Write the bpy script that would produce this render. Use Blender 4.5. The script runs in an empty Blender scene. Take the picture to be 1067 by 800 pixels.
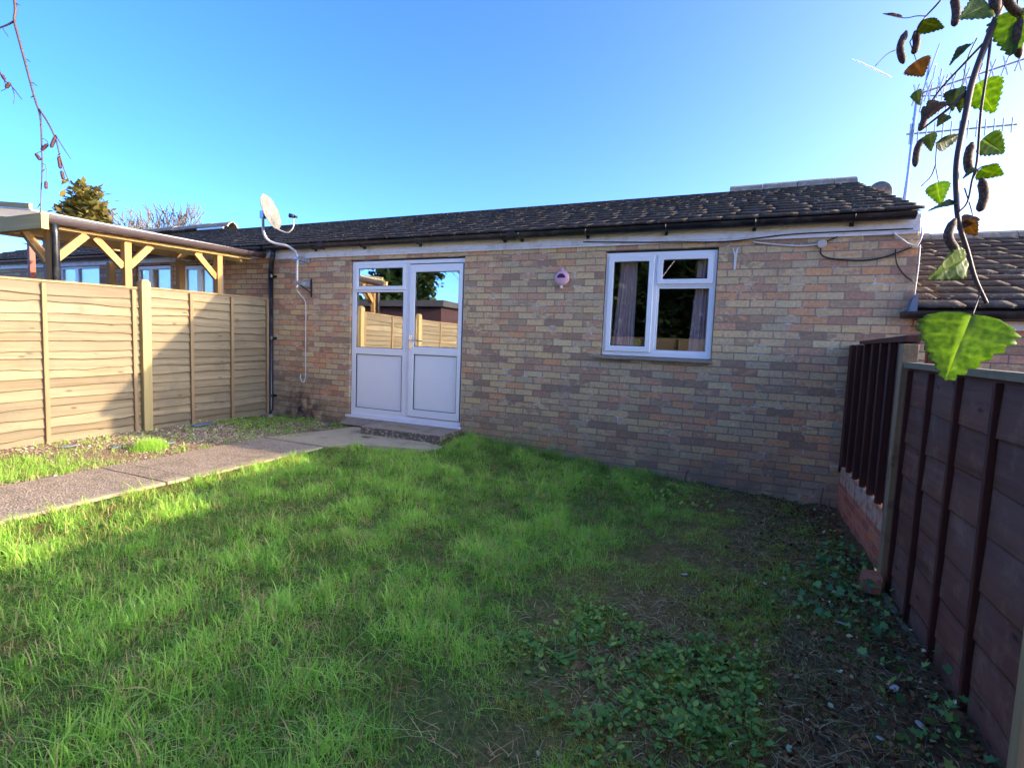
import bpy, bmesh, math, random
import numpy as np
from mathutils import Vector, Matrix, noise as mnoise
random.seed(7); RNG = np.random.default_rng(11)
scene = bpy.context.scene
col = scene.collection

# ------------------------------------------------------------------ camera
FPX = 531.18
CAM = np.array([0.0, -5.5747, 1.0681])
MR = np.array([[0.9163484821, 0.3985688571, 0.0380568711],
               [-0.0670306164, 0.0590075909, 0.9960045184],
               [-0.3947307383, 0.9152382042, -0.0807878325]])
cd = bpy.data.cameras.new('camera'); cam = bpy.data.objects.new('camera', cd); col.objects.link(cam)
cd.sensor_width = 36; cd.lens = 36 * FPX / 1067; cd.clip_start = 0.02; cd.clip_end = 3000
m4 = Matrix.Identity(4)
for i in range(3):
    m4[i][0] = MR[0][i]; m4[i][1] = MR[1][i]; m4[i][2] = -MR[2][i]; m4[i][3] = CAM[i]
cam.matrix_world = m4
scene.camera = cam

def at_depth(x, y, d):
    """world point that photo pixel (x, y) shows when it lies d metres in front of the lens"""
    v = np.array([(x - 533.5) / FPX, (400 - y) / FPX, 1.0]) * d
    return CAM + MR.T @ v

# ------------------------------------------------------------------ light
sundir = Vector((1.0, 0.282, 0.285)).normalized()
elev = math.asin(sundir.z); azim = math.atan2(sundir.x, sundir.y)
w = bpy.data.worlds.new('World'); scene.world = w; w.use_nodes = True
nt = w.node_tree; nt.nodes.clear()
sky = nt.nodes.new('ShaderNodeTexSky'); sky.sky_type = 'NISHITA'; sky.sun_disc = False
sky.sun_elevation = elev; sky.sun_rotation = azim; sky.altitude = 50
sky.air_density = 0.42; sky.dust_density = 2.2; sky.ozone_density = 4.0
bg = nt.nodes.new('ShaderNodeBackground'); bg.inputs[1].default_value = 0.15
wo = nt.nodes.new('ShaderNodeOutputWorld')
hs = nt.nodes.new('ShaderNodeHueSaturation'); hs.inputs['Saturation'].default_value = 1.17; hs.inputs['Hue'].default_value = 0.514
nt.links.new(sky.outputs[0], hs.inputs['Color']); wbal = nt.nodes.new('ShaderNodeMix'); wbal.data_type = 'RGBA'; wbal.blend_type = 'MULTIPLY'; wbal.inputs[0].default_value = 1.0; wbal.inputs[7].default_value = (1.08, 1.00, 0.80, 1)
nt.links.new(hs.outputs[0], wbal.inputs[6]); nt.links.new(wbal.outputs[2], bg.inputs[0]); nt.links.new(bg.outputs[0], wo.inputs[0])
sl = bpy.data.lights.new('sun', 'SUN'); sl.energy = 2.0; sl.angle = math.radians(0.53); sl.color = (0.68, 0.53, 0.35)
so = bpy.data.objects.new('sun', sl); col.objects.link(so)
so.rotation_euler = sundir.to_track_quat('Z', 'Y').to_euler(); so.location = (8, 4, 6)
scene.view_settings.view_transform = 'Standard'; scene.view_settings.look = 'None'
scene.view_settings.exposure = 3.05; scene.view_settings.gamma = 1.0
scene.cycles.use_denoising = True
scene.cycles.max_bounces = 8; scene.cycles.transparent_max_bounces = 16

# ------------------------------------------------------------------ material helpers
class NT:
    def __init__(s, name):
        s.m = bpy.data.materials.new(name); s.m.use_nodes = True; s.t = s.m.node_tree
        s.t.nodes.clear(); s.out = s.t.nodes.new('ShaderNodeOutputMaterial')
    def n(s, typ, ins=None, **props):
        nd = s.t.nodes.new(typ)
        for k, v in props.items(): setattr(nd, k, v)
        for k, v in (ins or {}).items():
            if isinstance(v, bpy.types.NodeSocket): s.t.links.new(v, nd.inputs[k])
            else: nd.inputs[k].default_value = v
        return nd
    def noise(s, vec, scale, detail=4, rough=0.55, dist=0.0):
        return s.n('ShaderNodeTexNoise', {'Vector': vec, 'Scale': scale, 'Detail': detail, 'Roughness': rough, 'Distortion': dist}).outputs['Fac']
    def ramp(s, fac, stops, interp='LINEAR'):
        r = s.n('ShaderNodeValToRGB', {'Fac': fac}); e = r.color_ramp; e.interpolation = interp
        while len(e.elements) > 1: e.elements.remove(e.elements[-1])
        e.elements[0].position = stops[0][0]; e.elements[0].color = c4(stops[0][1])
        for p, c in stops[1:]:
            el = e.elements.new(p); el.color = c4(c)
        return r.outputs['Color']
    def mix(s, fac, a, b, mode='MIX'):
        nd = s.n('ShaderNodeMix', data_type='RGBA', blend_type=mode)
        for k, v in ((0, fac), (6, a), (7, b)):
            if isinstance(v, bpy.types.NodeSocket): s.t.links.new(v, nd.inputs[k])
            else: nd.inputs[k].default_value = v if k == 0 else c4(v)
        return nd.outputs[2]
    def math(s, op, a, b=0.0, clamp=False):
        nd = s.n('ShaderNodeMath', operation=op, use_clamp=clamp)
        for k, v in ((0, a), (1, b)):
            if isinstance(v, bpy.types.NodeSocket): s.t.links.new(v, nd.inputs[k])
            else: nd.inputs[k].default_value = v
        return nd.outputs[0]
    def maprange(s, v, a, b, c=0.0, d=1.0):
        return s.n('ShaderNodeMapRange', {'Value': v, 'From Min': a, 'From Max': b, 'To Min': c, 'To Max': d}).outputs[0]
    def bump(s, h, strength=0.5, dist=0.01, normal=None):
        i = {'Height': h, 'Strength': strength, 'Distance': dist}
        if normal is not None: i['Normal'] = normal
        return s.n('ShaderNodeBump', i).outputs['Normal']
    def obj(s): return s.n('ShaderNodeTexCoord').outputs['Object']
    def pos(s): return s.n('ShaderNodeNewGeometry').outputs['Position']
    def xyz(s, v):
        q = s.n('ShaderNodeSeparateXYZ', {0: v}); return q.outputs[0], q.outputs[1], q.outputs[2]
    def comb(s, x, y, z): return s.n('ShaderNodeCombineXYZ', {0: x, 1: y, 2: z}).outputs[0]
    def scale(s, v, sx, sy, sz): return s.n('ShaderNodeMapping', {'Vector': v, 'Scale': (sx, sy, sz)}).outputs[0]
    def attr(s, name): return s.n('ShaderNodeAttribute', attribute_name=name).outputs['Fac']
    def finish(s, color, rough=0.7, normal=None, spec=0.4, metal=0.0, trans=None):
        i = {'Base Color': color if isinstance(color, bpy.types.NodeSocket) else c4(color), 'Roughness': rough,
             'Specular IOR Level': spec, 'Metallic': metal}
        if normal is not None: i['Normal'] = normal
        b = s.n('ShaderNodeBsdfPrincipled', i).outputs[0]
        if trans:
            tc, tf = trans
            t = s.n('ShaderNodeBsdfTranslucent', {'Color': tc if isinstance(tc, bpy.types.NodeSocket) else c4(tc)}).outputs[0]
            b = s.n('ShaderNodeMixShader', {0: tf, 1: b, 2: t}).outputs[0]
        s.t.links.new(b, s.out.inputs['Surface'])
        return s.m
def c4(c): return tuple(c) if len(c) == 4 else (*c, 1.0)

M = {}
def plain(name, c, rough=0.6, spec=0.4, metal=0.0, var=0.12, sc=9.0, bump=0.0, dirt=None):
    t = NT(name); o = t.obj()
    n = t.noise(o, sc, 5)
    c2 = tuple(max(0, x * (1 - var * 2)) for x in c); c1 = tuple(min(1, x * (1 + var)) for x in c)
    cc = t.mix(n, c2, c1)
    if dirt:
        d = t.maprange(t.noise(o, dirt[1], 6, 0.7), 0.5, 0.72)
        cc = t.mix(d, cc, dirt[0])
    nm = t.bump(t.noise(o, sc * 6, 4), bump, 0.003) if bump else None
    M[name] = t.finish(cc, rough, nm, spec, metal); return M[name]

def brick_mat(name, palette, mortar=(0.30, 0.27, 0.24), stain=True, chalk=0.0, limewash=None, cool=0.0):
    t = NT(name); o = t.pos(); x, y, z = t.xyz(o)
    wob = t.math('MULTIPLY', t.math('SUBTRACT', t.noise(o, 3.0, 3), 0.5), 0.012)
    u = t.math('ADD', t.math('ADD', x, y), wob); v = t.math('ADD', z, t.math('ADD', wob, 7.5))
    vec = t.comb(u, v, 0.0)
    br = t.n('ShaderNodeTexBrick', {'Vector': vec, 'Color1': (0, 0, 0, 1), 'Color2': (1, 1, 1, 1), 'Mortar': (0.5, 0.5, 0.5, 1), 'Scale': 1.0,
             'Mortar Size': 0.0056, 'Mortar Smooth': 0.25, 'Bias': 0.0, 'Brick Width': 0.225, 'Row Height': 0.075}, offset=0.5)
    fine = t.noise(o, 38, 6, 0.65); med = t.noise(t.scale(o, 1, 1, 2.2), 9, 4)
    tint = t.math('ADD', br.outputs['Color'], t.math('MULTIPLY', t.math('SUBTRACT', med, 0.5), 0.10))
    n = len(palette)
    base = t.ramp(tint, [(i / n, c) for i, c in enumerate(palette)], 'CONSTANT')
    soft = t.ramp(tint, [((i + 0.5) / n, c) for i, c in enumerate(palette)], 'LINEAR')
    base = t.mix(0.38, base, soft)
    base = t.mix(t.maprange(fine, 0.3, 0.7), t.mix(1.0, base, (0.72, 0.72, 0.74), 'MULTIPLY'), t.mix(1.0, base, (1.22, 1.2, 1.17), 'MULTIPLY'))
    mort = t.mix(t.noise(o, 12, 4), tuple(c * 0.62 for c in mortar), mortar)
    if chalk:
        ck = t.maprange(t.noise(o, 5.0, 5, 0.7), 0.55, 0.62)
        mort = t.mix(t.math('MULTIPLY', ck, chalk), mort, (0.75, 0.74, 0.72))
    c = t.mix(br.outputs['Fac'], base, mort)
    if stain:   # grey lichen bloom, soot patches and damp at the foot of the wall
        s1 = t.maprange(t.noise(o, 1.6, 5, 0.6), 0.48, 0.68)
        c = t.mix(t.math('MULTIPLY', s1, 0.25), c, (0.32, 0.26, 0.20))
        s2 = t.maprange(t.noise(t.scale(o, 1, 1, 1.6), 4.3, 6, 0.7), 0.56, 0.68)
        c = t.mix(t.math('MULTIPLY', s2, 0.38), c, (0.24, 0.175, 0.135))
        s3 = t.maprange(t.noise(o, 7.0, 6, 0.75), 0.60, 0.72)
        c = t.mix(t.math('MULTIPLY', s3, 0.35), c, (0.56, 0.47, 0.36))
        damp = t.math('MULTIPLY', t.maprange(z, 0.28, -0.22), t.maprange(t.noise(o, 3.5, 5), 0.3, 0.62))
        c = t.mix(t.math('MULTIPLY', damp, 0.75, True), c, (0.26, 0.20, 0.13))
        # black staining beside the downpipe
        dx = t.math('SUBTRACT', 1.0, t.math('ABSOLUTE', t.math('MULTIPLY', t.math('ADD', x, 5.75), 1.25)), True)
        dz = t.maprange(z, 0.62, 0.0)
        c = t.mix(t.math('MULTIPLY', t.math('MULTIPLY', dx, dz), t.maprange(t.noise(o, 7, 5), 0.35, 0.6), True), c, (0.045, 0.04, 0.04))
    if limewash is not None:
        lw = t.math('MULTIPLY', t.math('GREATER_THAN', z, limewash), t.maprange(t.noise(o, 14, 5), 0.38, 0.55))
        c = t.mix(t.math('MULTIPLY', lw, 0.75), c, (0.52, 0.47, 0.34))
    h = t.math('ADD', t.math('MULTIPLY', t.math('SUBTRACT', 1.0, br.outputs['Fac']), 1.0), t.math('MULTIPLY', fine, 0.45))
    M[name] = t.finish(c, 0.88, t.bump(h, 1.0, 0.014), 0.05)
BUFF = [(0.700, 0.477, 0.246), (0.568, 0.404, 0.222), (0.623, 0.330, 0.188), (0.700, 0.524, 0.276), (0.442, 0.288, 0.172), (0.647, 0.458, 0.243), (0.491, 0.269, 0.167), (0.700, 0.478, 0.227),
        (0.610, 0.440, 0.240), (0.700, 0.356, 0.172), (0.363, 0.230, 0.145), (0.673, 0.453, 0.237), (0.637, 0.353, 0.205), (0.546, 0.410, 0.243)]
brick_mat('brick', BUFF, (0.38, 0.31, 0.235), chalk=0.9)
brick_mat('brick_neighbour', [tuple(x * 0.95 for x in c) for c in BUFF], (0.24, 0.22, 0.2))
brick_mat('red_brick', [(0.55, 0.17, 0.07), (0.62, 0.22, 0.10), (0.46, 0.14, 0.07), (0.58, 0.20, 0.10)], (0.42, 0.36, 0.3), stain=False, limewash=-0.105)

plain('upvc', (0.86, 0.85, 0.83), 0.3, 0.5, var=0.012, sc=3)
plain('seal', (0.02, 0.02, 0.022), 0.6)
plain('gutter_black', (0.010, 0.012, 0.018), 0.28, 0.5, var=0.2, dirt=((0.06, 0.055, 0.05), 8))
plain('fascia', (0.792, 0.780, 0.768), 0.5, var=0.06, sc=3, dirt=((0.56, 0.50, 0.44), 7))
plain('concrete', (0.310, 0.250, 0.184), 0.9, 0.2, var=0.2, sc=14, bump=0.6, dirt=((0.138, 0.120, 0.074), 5))
plain('cable_white', (0.7, 0.68, 0.64), 0.5)
plain('cable_black', (0.02, 0.02, 0.02), 0.5)
plain('steel', (0.45, 0.46, 0.48), 0.35, 0.5, 0.7, dirt=((0.18, 0.10, 0.06), 20))
plain('dish_paint', (0.13, 0.125, 0.10), 0.6, var=0.08, sc=5, dirt=((0.34, 0.31, 0.24), 9))
plain('galvanised', (0.55, 0.53, 0.50), 0.32, 0.5, 0.35)
plain('aluminium', (0.42, 0.42, 0.45), 0.25, 0.5, 0.6)
plain('pink', (0.72, 0.42, 0.50), 0.5, var=0.06)
plain('cavity', (0.10, 0.015, 0.06), 0.7)
plain('cream', (0.70, 0.66, 0.58), 0.6)
plain('chrome', (0.7, 0.7, 0.72), 0.2, 0.5, 0.9)
plain('room_paint', (0.30, 0.27, 0.24), 0.9, var=0.03)
plain('plastic_blue', (0.10, 0.16, 0.30), 0.5)
plain('slate', (0.16, 0.20, 0.26), 0.7, bump=0.4)
plain('red_paint', (0.28, 0.06, 0.03), 0.55)
plain('pot', (0.45, 0.42, 0.4), 0.5)
plain('felt', (0.05, 0.05, 0.055), 0.9)
plain('twig', (0.075, 0.045, 0.04), 0.6, var=0.25, sc=60)
plain('bark', (0.42, 0.40, 0.37), 0.85, var=0.3, sc=20, bump=0.6, dirt=((0.06, 0.05, 0.05), 9))
plain('dark_bark', (0.09, 0.075, 0.06), 0.9, var=0.3, sc=20)
plain('pale_bark', (0.13, 0.11, 0.09), 0.9, var=0.25, sc=10)
plain('paint_drip', (0.72, 0.72, 0.66), 0.6)
plain('box_beige', (0.55, 0.50, 0.40), 0.5)

def wood(name, a, b, c=None, axis='y', gr=26, rough=0.8, stain=None, spec=0.25, knots=True, bump=0.5, rows=False):
    """grain runs along the given axis"""
    t = NT(name); o = t.pos()
    s = {'x': (1.2, gr, gr), 'y': (gr, 1.2, gr), 'z': (gr, gr, 1.2)}[axis]
    g = t.noise(t.scale(o, *s), 1.0, 6, 0.6, 0.35)
    big = t.noise(o, 1.7, 4)
    cc = t.mix(t.maprange(g, 0.3, 0.7), a, b)
    if c: cc = t.mix(t.maprange(big, 0.4, 0.65), cc, t.mix(0.5, cc, c))
    if knots:
        kn = t.n('ShaderNodeTexVoronoi', {'Vector': t.scale(o, *{'x': (3.2, 9, 9), 'y': (9, 3.2, 9), 'z': (9, 9, 3.2)}[axis]), 'Scale': 1.0}).outputs['Distance']
        k = t.maprange(kn, 0.13, 0.05)
        cc = t.mix(t.math('MULTIPLY', k, 0.75, True), cc, tuple(x * 0.35 for x in a))
    if rows:   # every board weathers to its own tone
        rw = t.math('ADD', t.math('MULTIPLY', t.attr('tint'), 0.7), t.math('MULTIPLY', t.noise(t.scale(o, 1, 0.6, 3), 1.5, 4), 0.4), True)
        cc = t.mix(rw, t.mix(1.0, cc, (0.66, 0.66, 0.68), 'MULTIPLY'), t.mix(1.0, cc, (1.15, 1.17, 1.2), 'MULTIPLY'))
    if stain: 
        cc = t.mix(t.math('MULTIPLY', t.maprange(t.noise(o, stain[1], 6, 0.7), 0.52, 0.7), stain[2]), cc, stain[0])
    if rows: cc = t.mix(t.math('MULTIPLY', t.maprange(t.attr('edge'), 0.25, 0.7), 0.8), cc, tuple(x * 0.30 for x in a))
    M[name] = t.finish(cc, rough, t.bump(g, bump, 0.004), spec)
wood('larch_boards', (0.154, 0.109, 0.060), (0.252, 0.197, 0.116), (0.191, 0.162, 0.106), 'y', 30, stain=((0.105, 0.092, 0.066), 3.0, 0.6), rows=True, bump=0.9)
wood('larch_batten', (0.191, 0.127, 0.068), (0.275, 0.191, 0.105), None, 'z', 40, knots=False)
wood('pine_post', (0.292, 0.222, 0.096), (0.373, 0.291, 0.134), None, 'z', 30, knots=False)
wood('pergola_timber', (0.299, 0.179, 0.067), (0.408, 0.269, 0.118), None, 'y', 24)
wood('pergola_upright', (0.287, 0.158, 0.056), (0.387, 0.234, 0.096), None, 'z', 24)
wood('pergola_grey', (0.42, 0.32, 0.12), (0.54, 0.43, 0.19), None, 'x', 24)
wood('dark_boards', (0.113, 0.048, 0.029), (0.199, 0.085, 0.050), (0.160, 0.097, 0.066), 'y', 26, 0.7, ((0.266, 0.154, 0.091), 7.0, 0.55), 0.07, rows=True, bump=1.0)
wood('dark_batten', (0.053, 0.020, 0.014), (0.099, 0.034, 0.024), None, 'z', 40, 0.55, knots=False)
wood('dark_cladding', (0.034, 0.018, 0.021), (0.062, 0.032, 0.034), None, 'z', 30, 0.6, knots=False)
wood('weathered_rail', (0.173, 0.143, 0.077), (0.259, 0.211, 0.120), None, 'y', 40, 0.9, ((0.112, 0.109, 0.048), 9, 0.6), knots=False)
wood('weathered_post', (0.190, 0.128, 0.066), (0.320, 0.232, 0.126), None, 'z', 40, 0.9, ((0.070, 0.044, 0.024), 7, 0.7), knots=False)
wood('orange_post', (0.40, 0.22, 0.08), (0.50, 0.31, 0.14), None, 'z', 40, 0.8, knots=False)

def glass_mat(name, refl):
    t = NT(name)
    g = t.n('ShaderNodeBsdfGlossy', {'Color': (0.95, 0.97, 1, 1), 'Roughness': 0.0}).outputs[0]
    tr = t.n('ShaderNodeBsdfTransparent', {'Color': (0.93, 0.95, 0.94, 1)}).outputs[0]
    fr = t.n('ShaderNodeLayerWeight', {'Blend': 0.3}).outputs['Fresnel']
    f = t.math('ADD', t.math('MULTIPLY', fr, 0.5), refl, True)
    s = t.n('ShaderNodeMixShader', {0: f, 1: tr, 2: g}).outputs[0]
    t.t.links.new(s, t.out.inputs['Surface']); M[name] = t.m
glass_mat('glass_door', 0.42); glass_mat('glass_window', 0.09); glass_mat('glass_far', 0.0)

def poly_mat():
    t = NT('polycarbonate')
    d = t.n('ShaderNodeBsdfTranslucent', {'Color': (0.75, 0.72, 0.66, 1)}).outputs[0]
    g = t.n('ShaderNodeBsdfPrincipled', {'Base Color': (0.6, 0.58, 0.55, 1), 'Roughness': 0.25}).outputs[0]
    s = t.n('ShaderNodeMixShader', {0: 0.6, 1: g, 2: d}).outputs[0]
    t.t.links.new(s, t.out.inputs['Surface']); M['polycarbonate'] = t.m
poly_mat()

def tile_mat():
    t = NT('roof_tile'); o = t.pos(); tn = t.attr('tint')
    c = t.ramp(tn, [(0, (0.043, 0.031, 0.023)), (0.5, (0.058, 0.042, 0.031)), (1, (0.075, 0.053, 0.039))])
    c = t.mix(t.maprange(t.noise(o, 6, 5, 0.7), 0.45, 0.7), c, (0.085, 0.08, 0.07))
    li = t.maprange(t.noise(o, 26, 3, 0.6), 0.60, 0.65)
    li2 = t.math('MULTIPLY', li, t.maprange(t.noise(o, 2.2, 3), 0.42, 0.6))
    c = t.mix(li2, c, (0.34, 0.31, 0.22))
    ms = t.math('MULTIPLY', t.maprange(t.noise(o, 13, 4, 0.6), 0.60, 0.68), t.maprange(t.noise(o, 1.3, 2), 0.5, 0.62))
    c = t.mix(ms, c, (0.13, 0.15, 0.05))
    M['roof_tile'] = t.finish(c, 0.85, t.bump(t.noise(o, 60, 5), 0.35, 0.003), 0.15)
tile_mat()
plain('ridge_tile', (0.20, 0.17, 0.13), 0.85, var=0.25, sc=8, bump=0.5, dirt=((0.34, 0.33, 0.24), 12))

def veg(name, stops, rough=0.5, tr=0.35, spec=0.3, trcol=1.5):
    t = NT(name); c = t.ramp(t.attr('tint'), stops)
    tc = t.mix(1.0, c, (trcol, trcol * 1.05, trcol * 0.6), 'MULTIPLY')
    M[name] = t.finish(c, rough, None, spec, trans=(tc, tr)); return t
veg('grass', [(0, (0.614, 0.419, 0.235)), (0.07, (0.399, 0.329, 0.138)), (0.12, (0.139, 0.267, 0.048)), (0.5, (0.261, 0.482, 0.071)), (1, (0.430, 0.659, 0.126))], 0.42, 0.4, 0.2)
veg('weed', [(0, (0.106, 0.214, 0.040)), (0.5, (0.193, 0.347, 0.065)), (0.85, (0.312, 0.460, 0.074)), (1, (0.480, 0.526, 0.093))], 0.45, 0.25, 0.18)
veg('ivy', [(0, (0.060, 0.166, 0.043)), (0.6, (0.120, 0.281, 0.066)), (1, (0.281, 0.462, 0.094))], 0.35, 0.2)
veg('dead_leaf', [(0, (0.140, 0.070, 0.035)), (0.4, (0.308, 0.168, 0.084)), (0.8, (0.504, 0.336, 0.168)), (1, (0.700, 0.560, 0.336))], 0.7, 0.25, 0.1, trcol=1.0)
veg('chips', [(0, (0.096, 0.075, 0.061)), (0.4, (0.320, 0.225, 0.135)), (0.8, (0.544, 0.420, 0.270)), (1, (0.768, 0.675, 0.540))], 0.85, 0.0, 0.2)
veg('soil_crumb', [(0, (0.104, 0.049, 0.021)), (0.7, (0.230, 0.104, 0.044)), (0.93, (0.403, 0.186, 0.073)), (1, (0.850, 0.850, 0.451))], 0.95, 0.0, 0.0)
veg('conifer', [(0, (0.06, 0.075, 0.02)), (0.5, (0.14, 0.12, 0.03)), (1, (0.26, 0.18, 0.05))], 0.7, 0.2)
veg('dark_leaf', [(0, (0.012, 0.03, 0.01)), (0.6, (0.03, 0.06, 0.018)), (1, (0.09, 0.11, 0.03))], 0.6, 0.2)
veg('moss', [(0.0, (0.252, 0.263, 0.044)), (1, (0.607, 0.494, 0.087))], 0.9, 0.1, 0.0)
veg('straw', [(0, (0.259, 0.155, 0.067)), (0.6, (0.517, 0.331, 0.149)), (1, (0.850, 0.621, 0.297))], 0.8, 0.2, 0.05, trcol=1.0)

def birch_leaf_mat(name, c1, c2, tr=0.55):
    t = NT(name); o = t.n('ShaderNodeTexCoord').outputs['UV']
    vein = t.attr('vein')
    n = t.noise(t.pos(), 260, 4)
    c = t.mix(t.maprange(n, 0.35, 0.65), c1, c2)
    c = t.mix(t.math('MULTIPLY', vein, 0.6), c, (min(1, c2[0] * 1.9), min(1, c2[1] * 1.7), c2[2] * 1.8))
    tc = t.mix(1.0, c, (1.9, 2.0, 0.9), 'MULTIPLY')
    M[name] = t.finish(c, 0.45, t.bump(vein, 0.4, 0.001), 0.35, trans=(tc, tr))
birch_leaf_mat('birch_green', (0.10, 0.155, 0.035), (0.17, 0.23, 0.055), 0.62)
birch_leaf_mat('birch_dull', (0.06, 0.09, 0.035), (0.11, 0.13, 0.05), 0.5)
birch_leaf_mat('birch_brown', (0.11, 0.06, 0.035), (0.17, 0.11, 0.05), 0.45)
def catkin_mat():
    t = NT('catkin'); n = t.n('ShaderNodeTexVoronoi', {'Vector': t.pos(), 'Scale': 420.0}).outputs['Distance']
    c = t.mix(t.maprange(n, 0.15, 0.6), (0.17, 0.13, 0.075), (0.075, 0.045, 0.045))
    M['catkin'] = t.finish(c, 0.7, t.bump(n, 0.35, 0.0006), 0.2)
catkin_mat()
plain('catkin_dry', (0.08, 0.03, 0.03), 0.7, var=0.3, sc=200)

def curtain_mat():
    t = NT('curtain'); z = t.xyz(t.pos())[2]
    c = t.mix(t.noise(t.pos(), 30, 2), (0.85, 0.55, 0.56), (0.88, 0.66, 0.66))
    M['curtain'] = t.finish(c, 0.9, None, 0.1, trans=((0.7, 0.55, 0.56), 0.08))
curtain_mat()

# ------------------------------------------------------------------ mesh helpers
class MB:
    def __init__(s): s.v = []; s.f = []
    def add(s, vs, fs):
        b = len(s.v); s.v.extend([tuple(map(float, p)) for p in vs]); s.f.extend([tuple(i + b for i in f) for f in fs]); return s
    def box(s, x0, x1, y0, y1, z0, z1):
        vs = [(x, y, z) for z in (z0, z1) for y in (y0, y1) for x in (x0, x1)]
        return s.add(vs, [(0, 2, 3, 1), (4, 5, 7, 6), (0, 1, 5, 4), (2, 6, 7, 3), (0, 4, 6, 2), (1, 3, 7, 5)])
    def hexa(s, p8):  # bottom 4 (ccw), top 4
        return s.add(p8, [(3, 2, 1, 0), (4, 5, 6, 7), (0, 1, 5, 4), (1, 2, 6, 5), (2, 3, 7, 6), (3, 0, 4, 7)])
    def beam(s, a, b, w, h, up=(0, 0, 1)):
        a = Vector(a); b = Vector(b); d = (b - a).normalized(); u = Vector(up)
        sd = d.cross(u).normalized(); u = sd.cross(d).normalized()
        ps = []
        for q in (a, b):
            for i, j in ((-1, -1), (1, -1), (1, 1), (-1, 1)): ps.append(q + sd * (i * w / 2) + u * (j * h / 2))
        return s.add(ps, [(0, 1, 2, 3), (7, 6, 5, 4), (0, 4, 5, 1), (1, 5, 6, 2), (2, 6, 7, 3), (3, 7, 4, 0)])
    def tube(s, pts, r, n=8, cap=True, squash=None):
        pts = [Vector(p) for p in pts]; rs = r if isinstance(r, (list, tuple)) else [r] * len(pts)
        b = len(s.v); prev = None
        for i, p in enumerate(pts):
            d = (pts[min(i + 1, len(pts) - 1)] - pts[max(i - 1, 0)]).normalized()
            if prev is None: prev = d.orthogonal().normalized()
            a = (prev - d * prev.dot(d)).normalized(); c = d.cross(a); prev = a
            for k in range(n):
                t = 2 * math.pi * k / n
                s.v.append(tuple(p + a * (math.cos(t) * rs[i]) + c * (math.sin(t) * rs[i])))
        for i in range(len(pts) - 1):
            for k in range(n):
                k2 = (k + 1) % n
                s.f.append((b + i * n + k, b + i * n + k2, b + (i + 1) * n + k2, b + (i + 1) * n + k))
        if cap:
            s.f.append(tuple(b + k for k in reversed(range(n)))); s.f.append(tuple(b + (len(pts) - 1) * n + k for k in range(n)))
        return s
    def lathe(s, prof, n=24, mat=None):  # prof [(r,z)]
        vs = []; fs = []
        for r, z in prof:
            for k in range(n):
                t = 2 * math.pi * k / n; v = Vector((r * math.cos(t), r * math.sin(t), z))
                vs.append(mat @ v if mat else v)
        for i in range(len(prof) - 1):
            for k in range(n):
                k2 = (k + 1) % n; fs.append((i * n + k, i * n + k2, (i + 1) * n + k2, (i + 1) * n + k))
        return s.add(vs, fs)
    def ring(s, x0, x1, z0, z1, wl, wr, wb, wt, y0, y1):
        """rectangular frame in the XZ plane between depths y0 (front) and y1"""
        o = [(x0, z0), (x1, z0), (x1, z1), (x0, z1)]; i = [(x0 + wl, z0 + wb), (x1 - wr, z0 + wb), (x1 - wr, z1 - wt), (x0 + wl, z1 - wt)]
        vs = [(p[0], y, p[1]) for y in (y0, y1) for p in o + i]; fs = []
        for k in range(4):
            j = (k + 1) % 4
            fs += [(k, j, 4 + j, 4 + k), (8 + j, 8 + k, 12 + k, 12 + j), (j, k, 8 + k, 8 + j), (4 + k, 4 + j, 12 + j, 12 + k)]
        return s.add(vs, fs)
    def build(s, name, mat, parent=None, smooth=False, bevel=0, origin=None):
        off = Vector((0, 0, 0))
        if parent is not None: off = world_loc(parent)
        elif origin is not None: off = Vector(origin)
        me = bpy.data.meshes.new(name)
        me.from_pydata([tuple(Vector(v) - off) for v in s.v], [], s.f); me.update()
        if mat: me.materials.append(M[mat] if isinstance(mat, str) else mat)
        bm = bmesh.new(); bm.from_mesh(me); bmesh.ops.recalc_face_normals(bm, faces=bm.faces); bm.to_mesh(me); bm.free()
        if smooth: me.polygons.foreach_set('use_smooth', [True] * len(me.polygons))
        o = bpy.data.objects.new(name, me); col.objects.link(o)
        if parent is not None: o.parent = parent
        elif origin is not None: o.location = origin
        if bevel:
            b = o.modifiers.new('bevel', 'BEVEL'); b.width = bevel; b.segments = 2; b.limit_method = 'ANGLE'
        return o
def world_loc(o):
    l = Vector(o.location)
    while o.parent: o = o.parent; l += Vector(o.location)
    return l
def tag(o, label=None, cat=None, group=None, kind=None):
    if label: o['label'] = label
    if cat: o['category'] = cat
    if group: o['group'] = group
    if kind: o['kind'] = kind
    return o
def thing(name, loc, label, cat, group=None):
    o = bpy.data.objects.new(name, None); col.objects.link(o); o.location = loc; o.empty_display_size = 0.1
    return tag(o, label, cat, group)
def copy_thing(o, loc, label=None):
    c = o.copy(); col.objects.link(c); c.location = loc
    if label: c['label'] = label
    for ch in list(o.children):
        d = ch.copy(); col.objects.link(d); d.parent = c
        for g in list(ch.children):
            e = g.copy(); col.objects.link(e); e.parent = d
    return c
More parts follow.
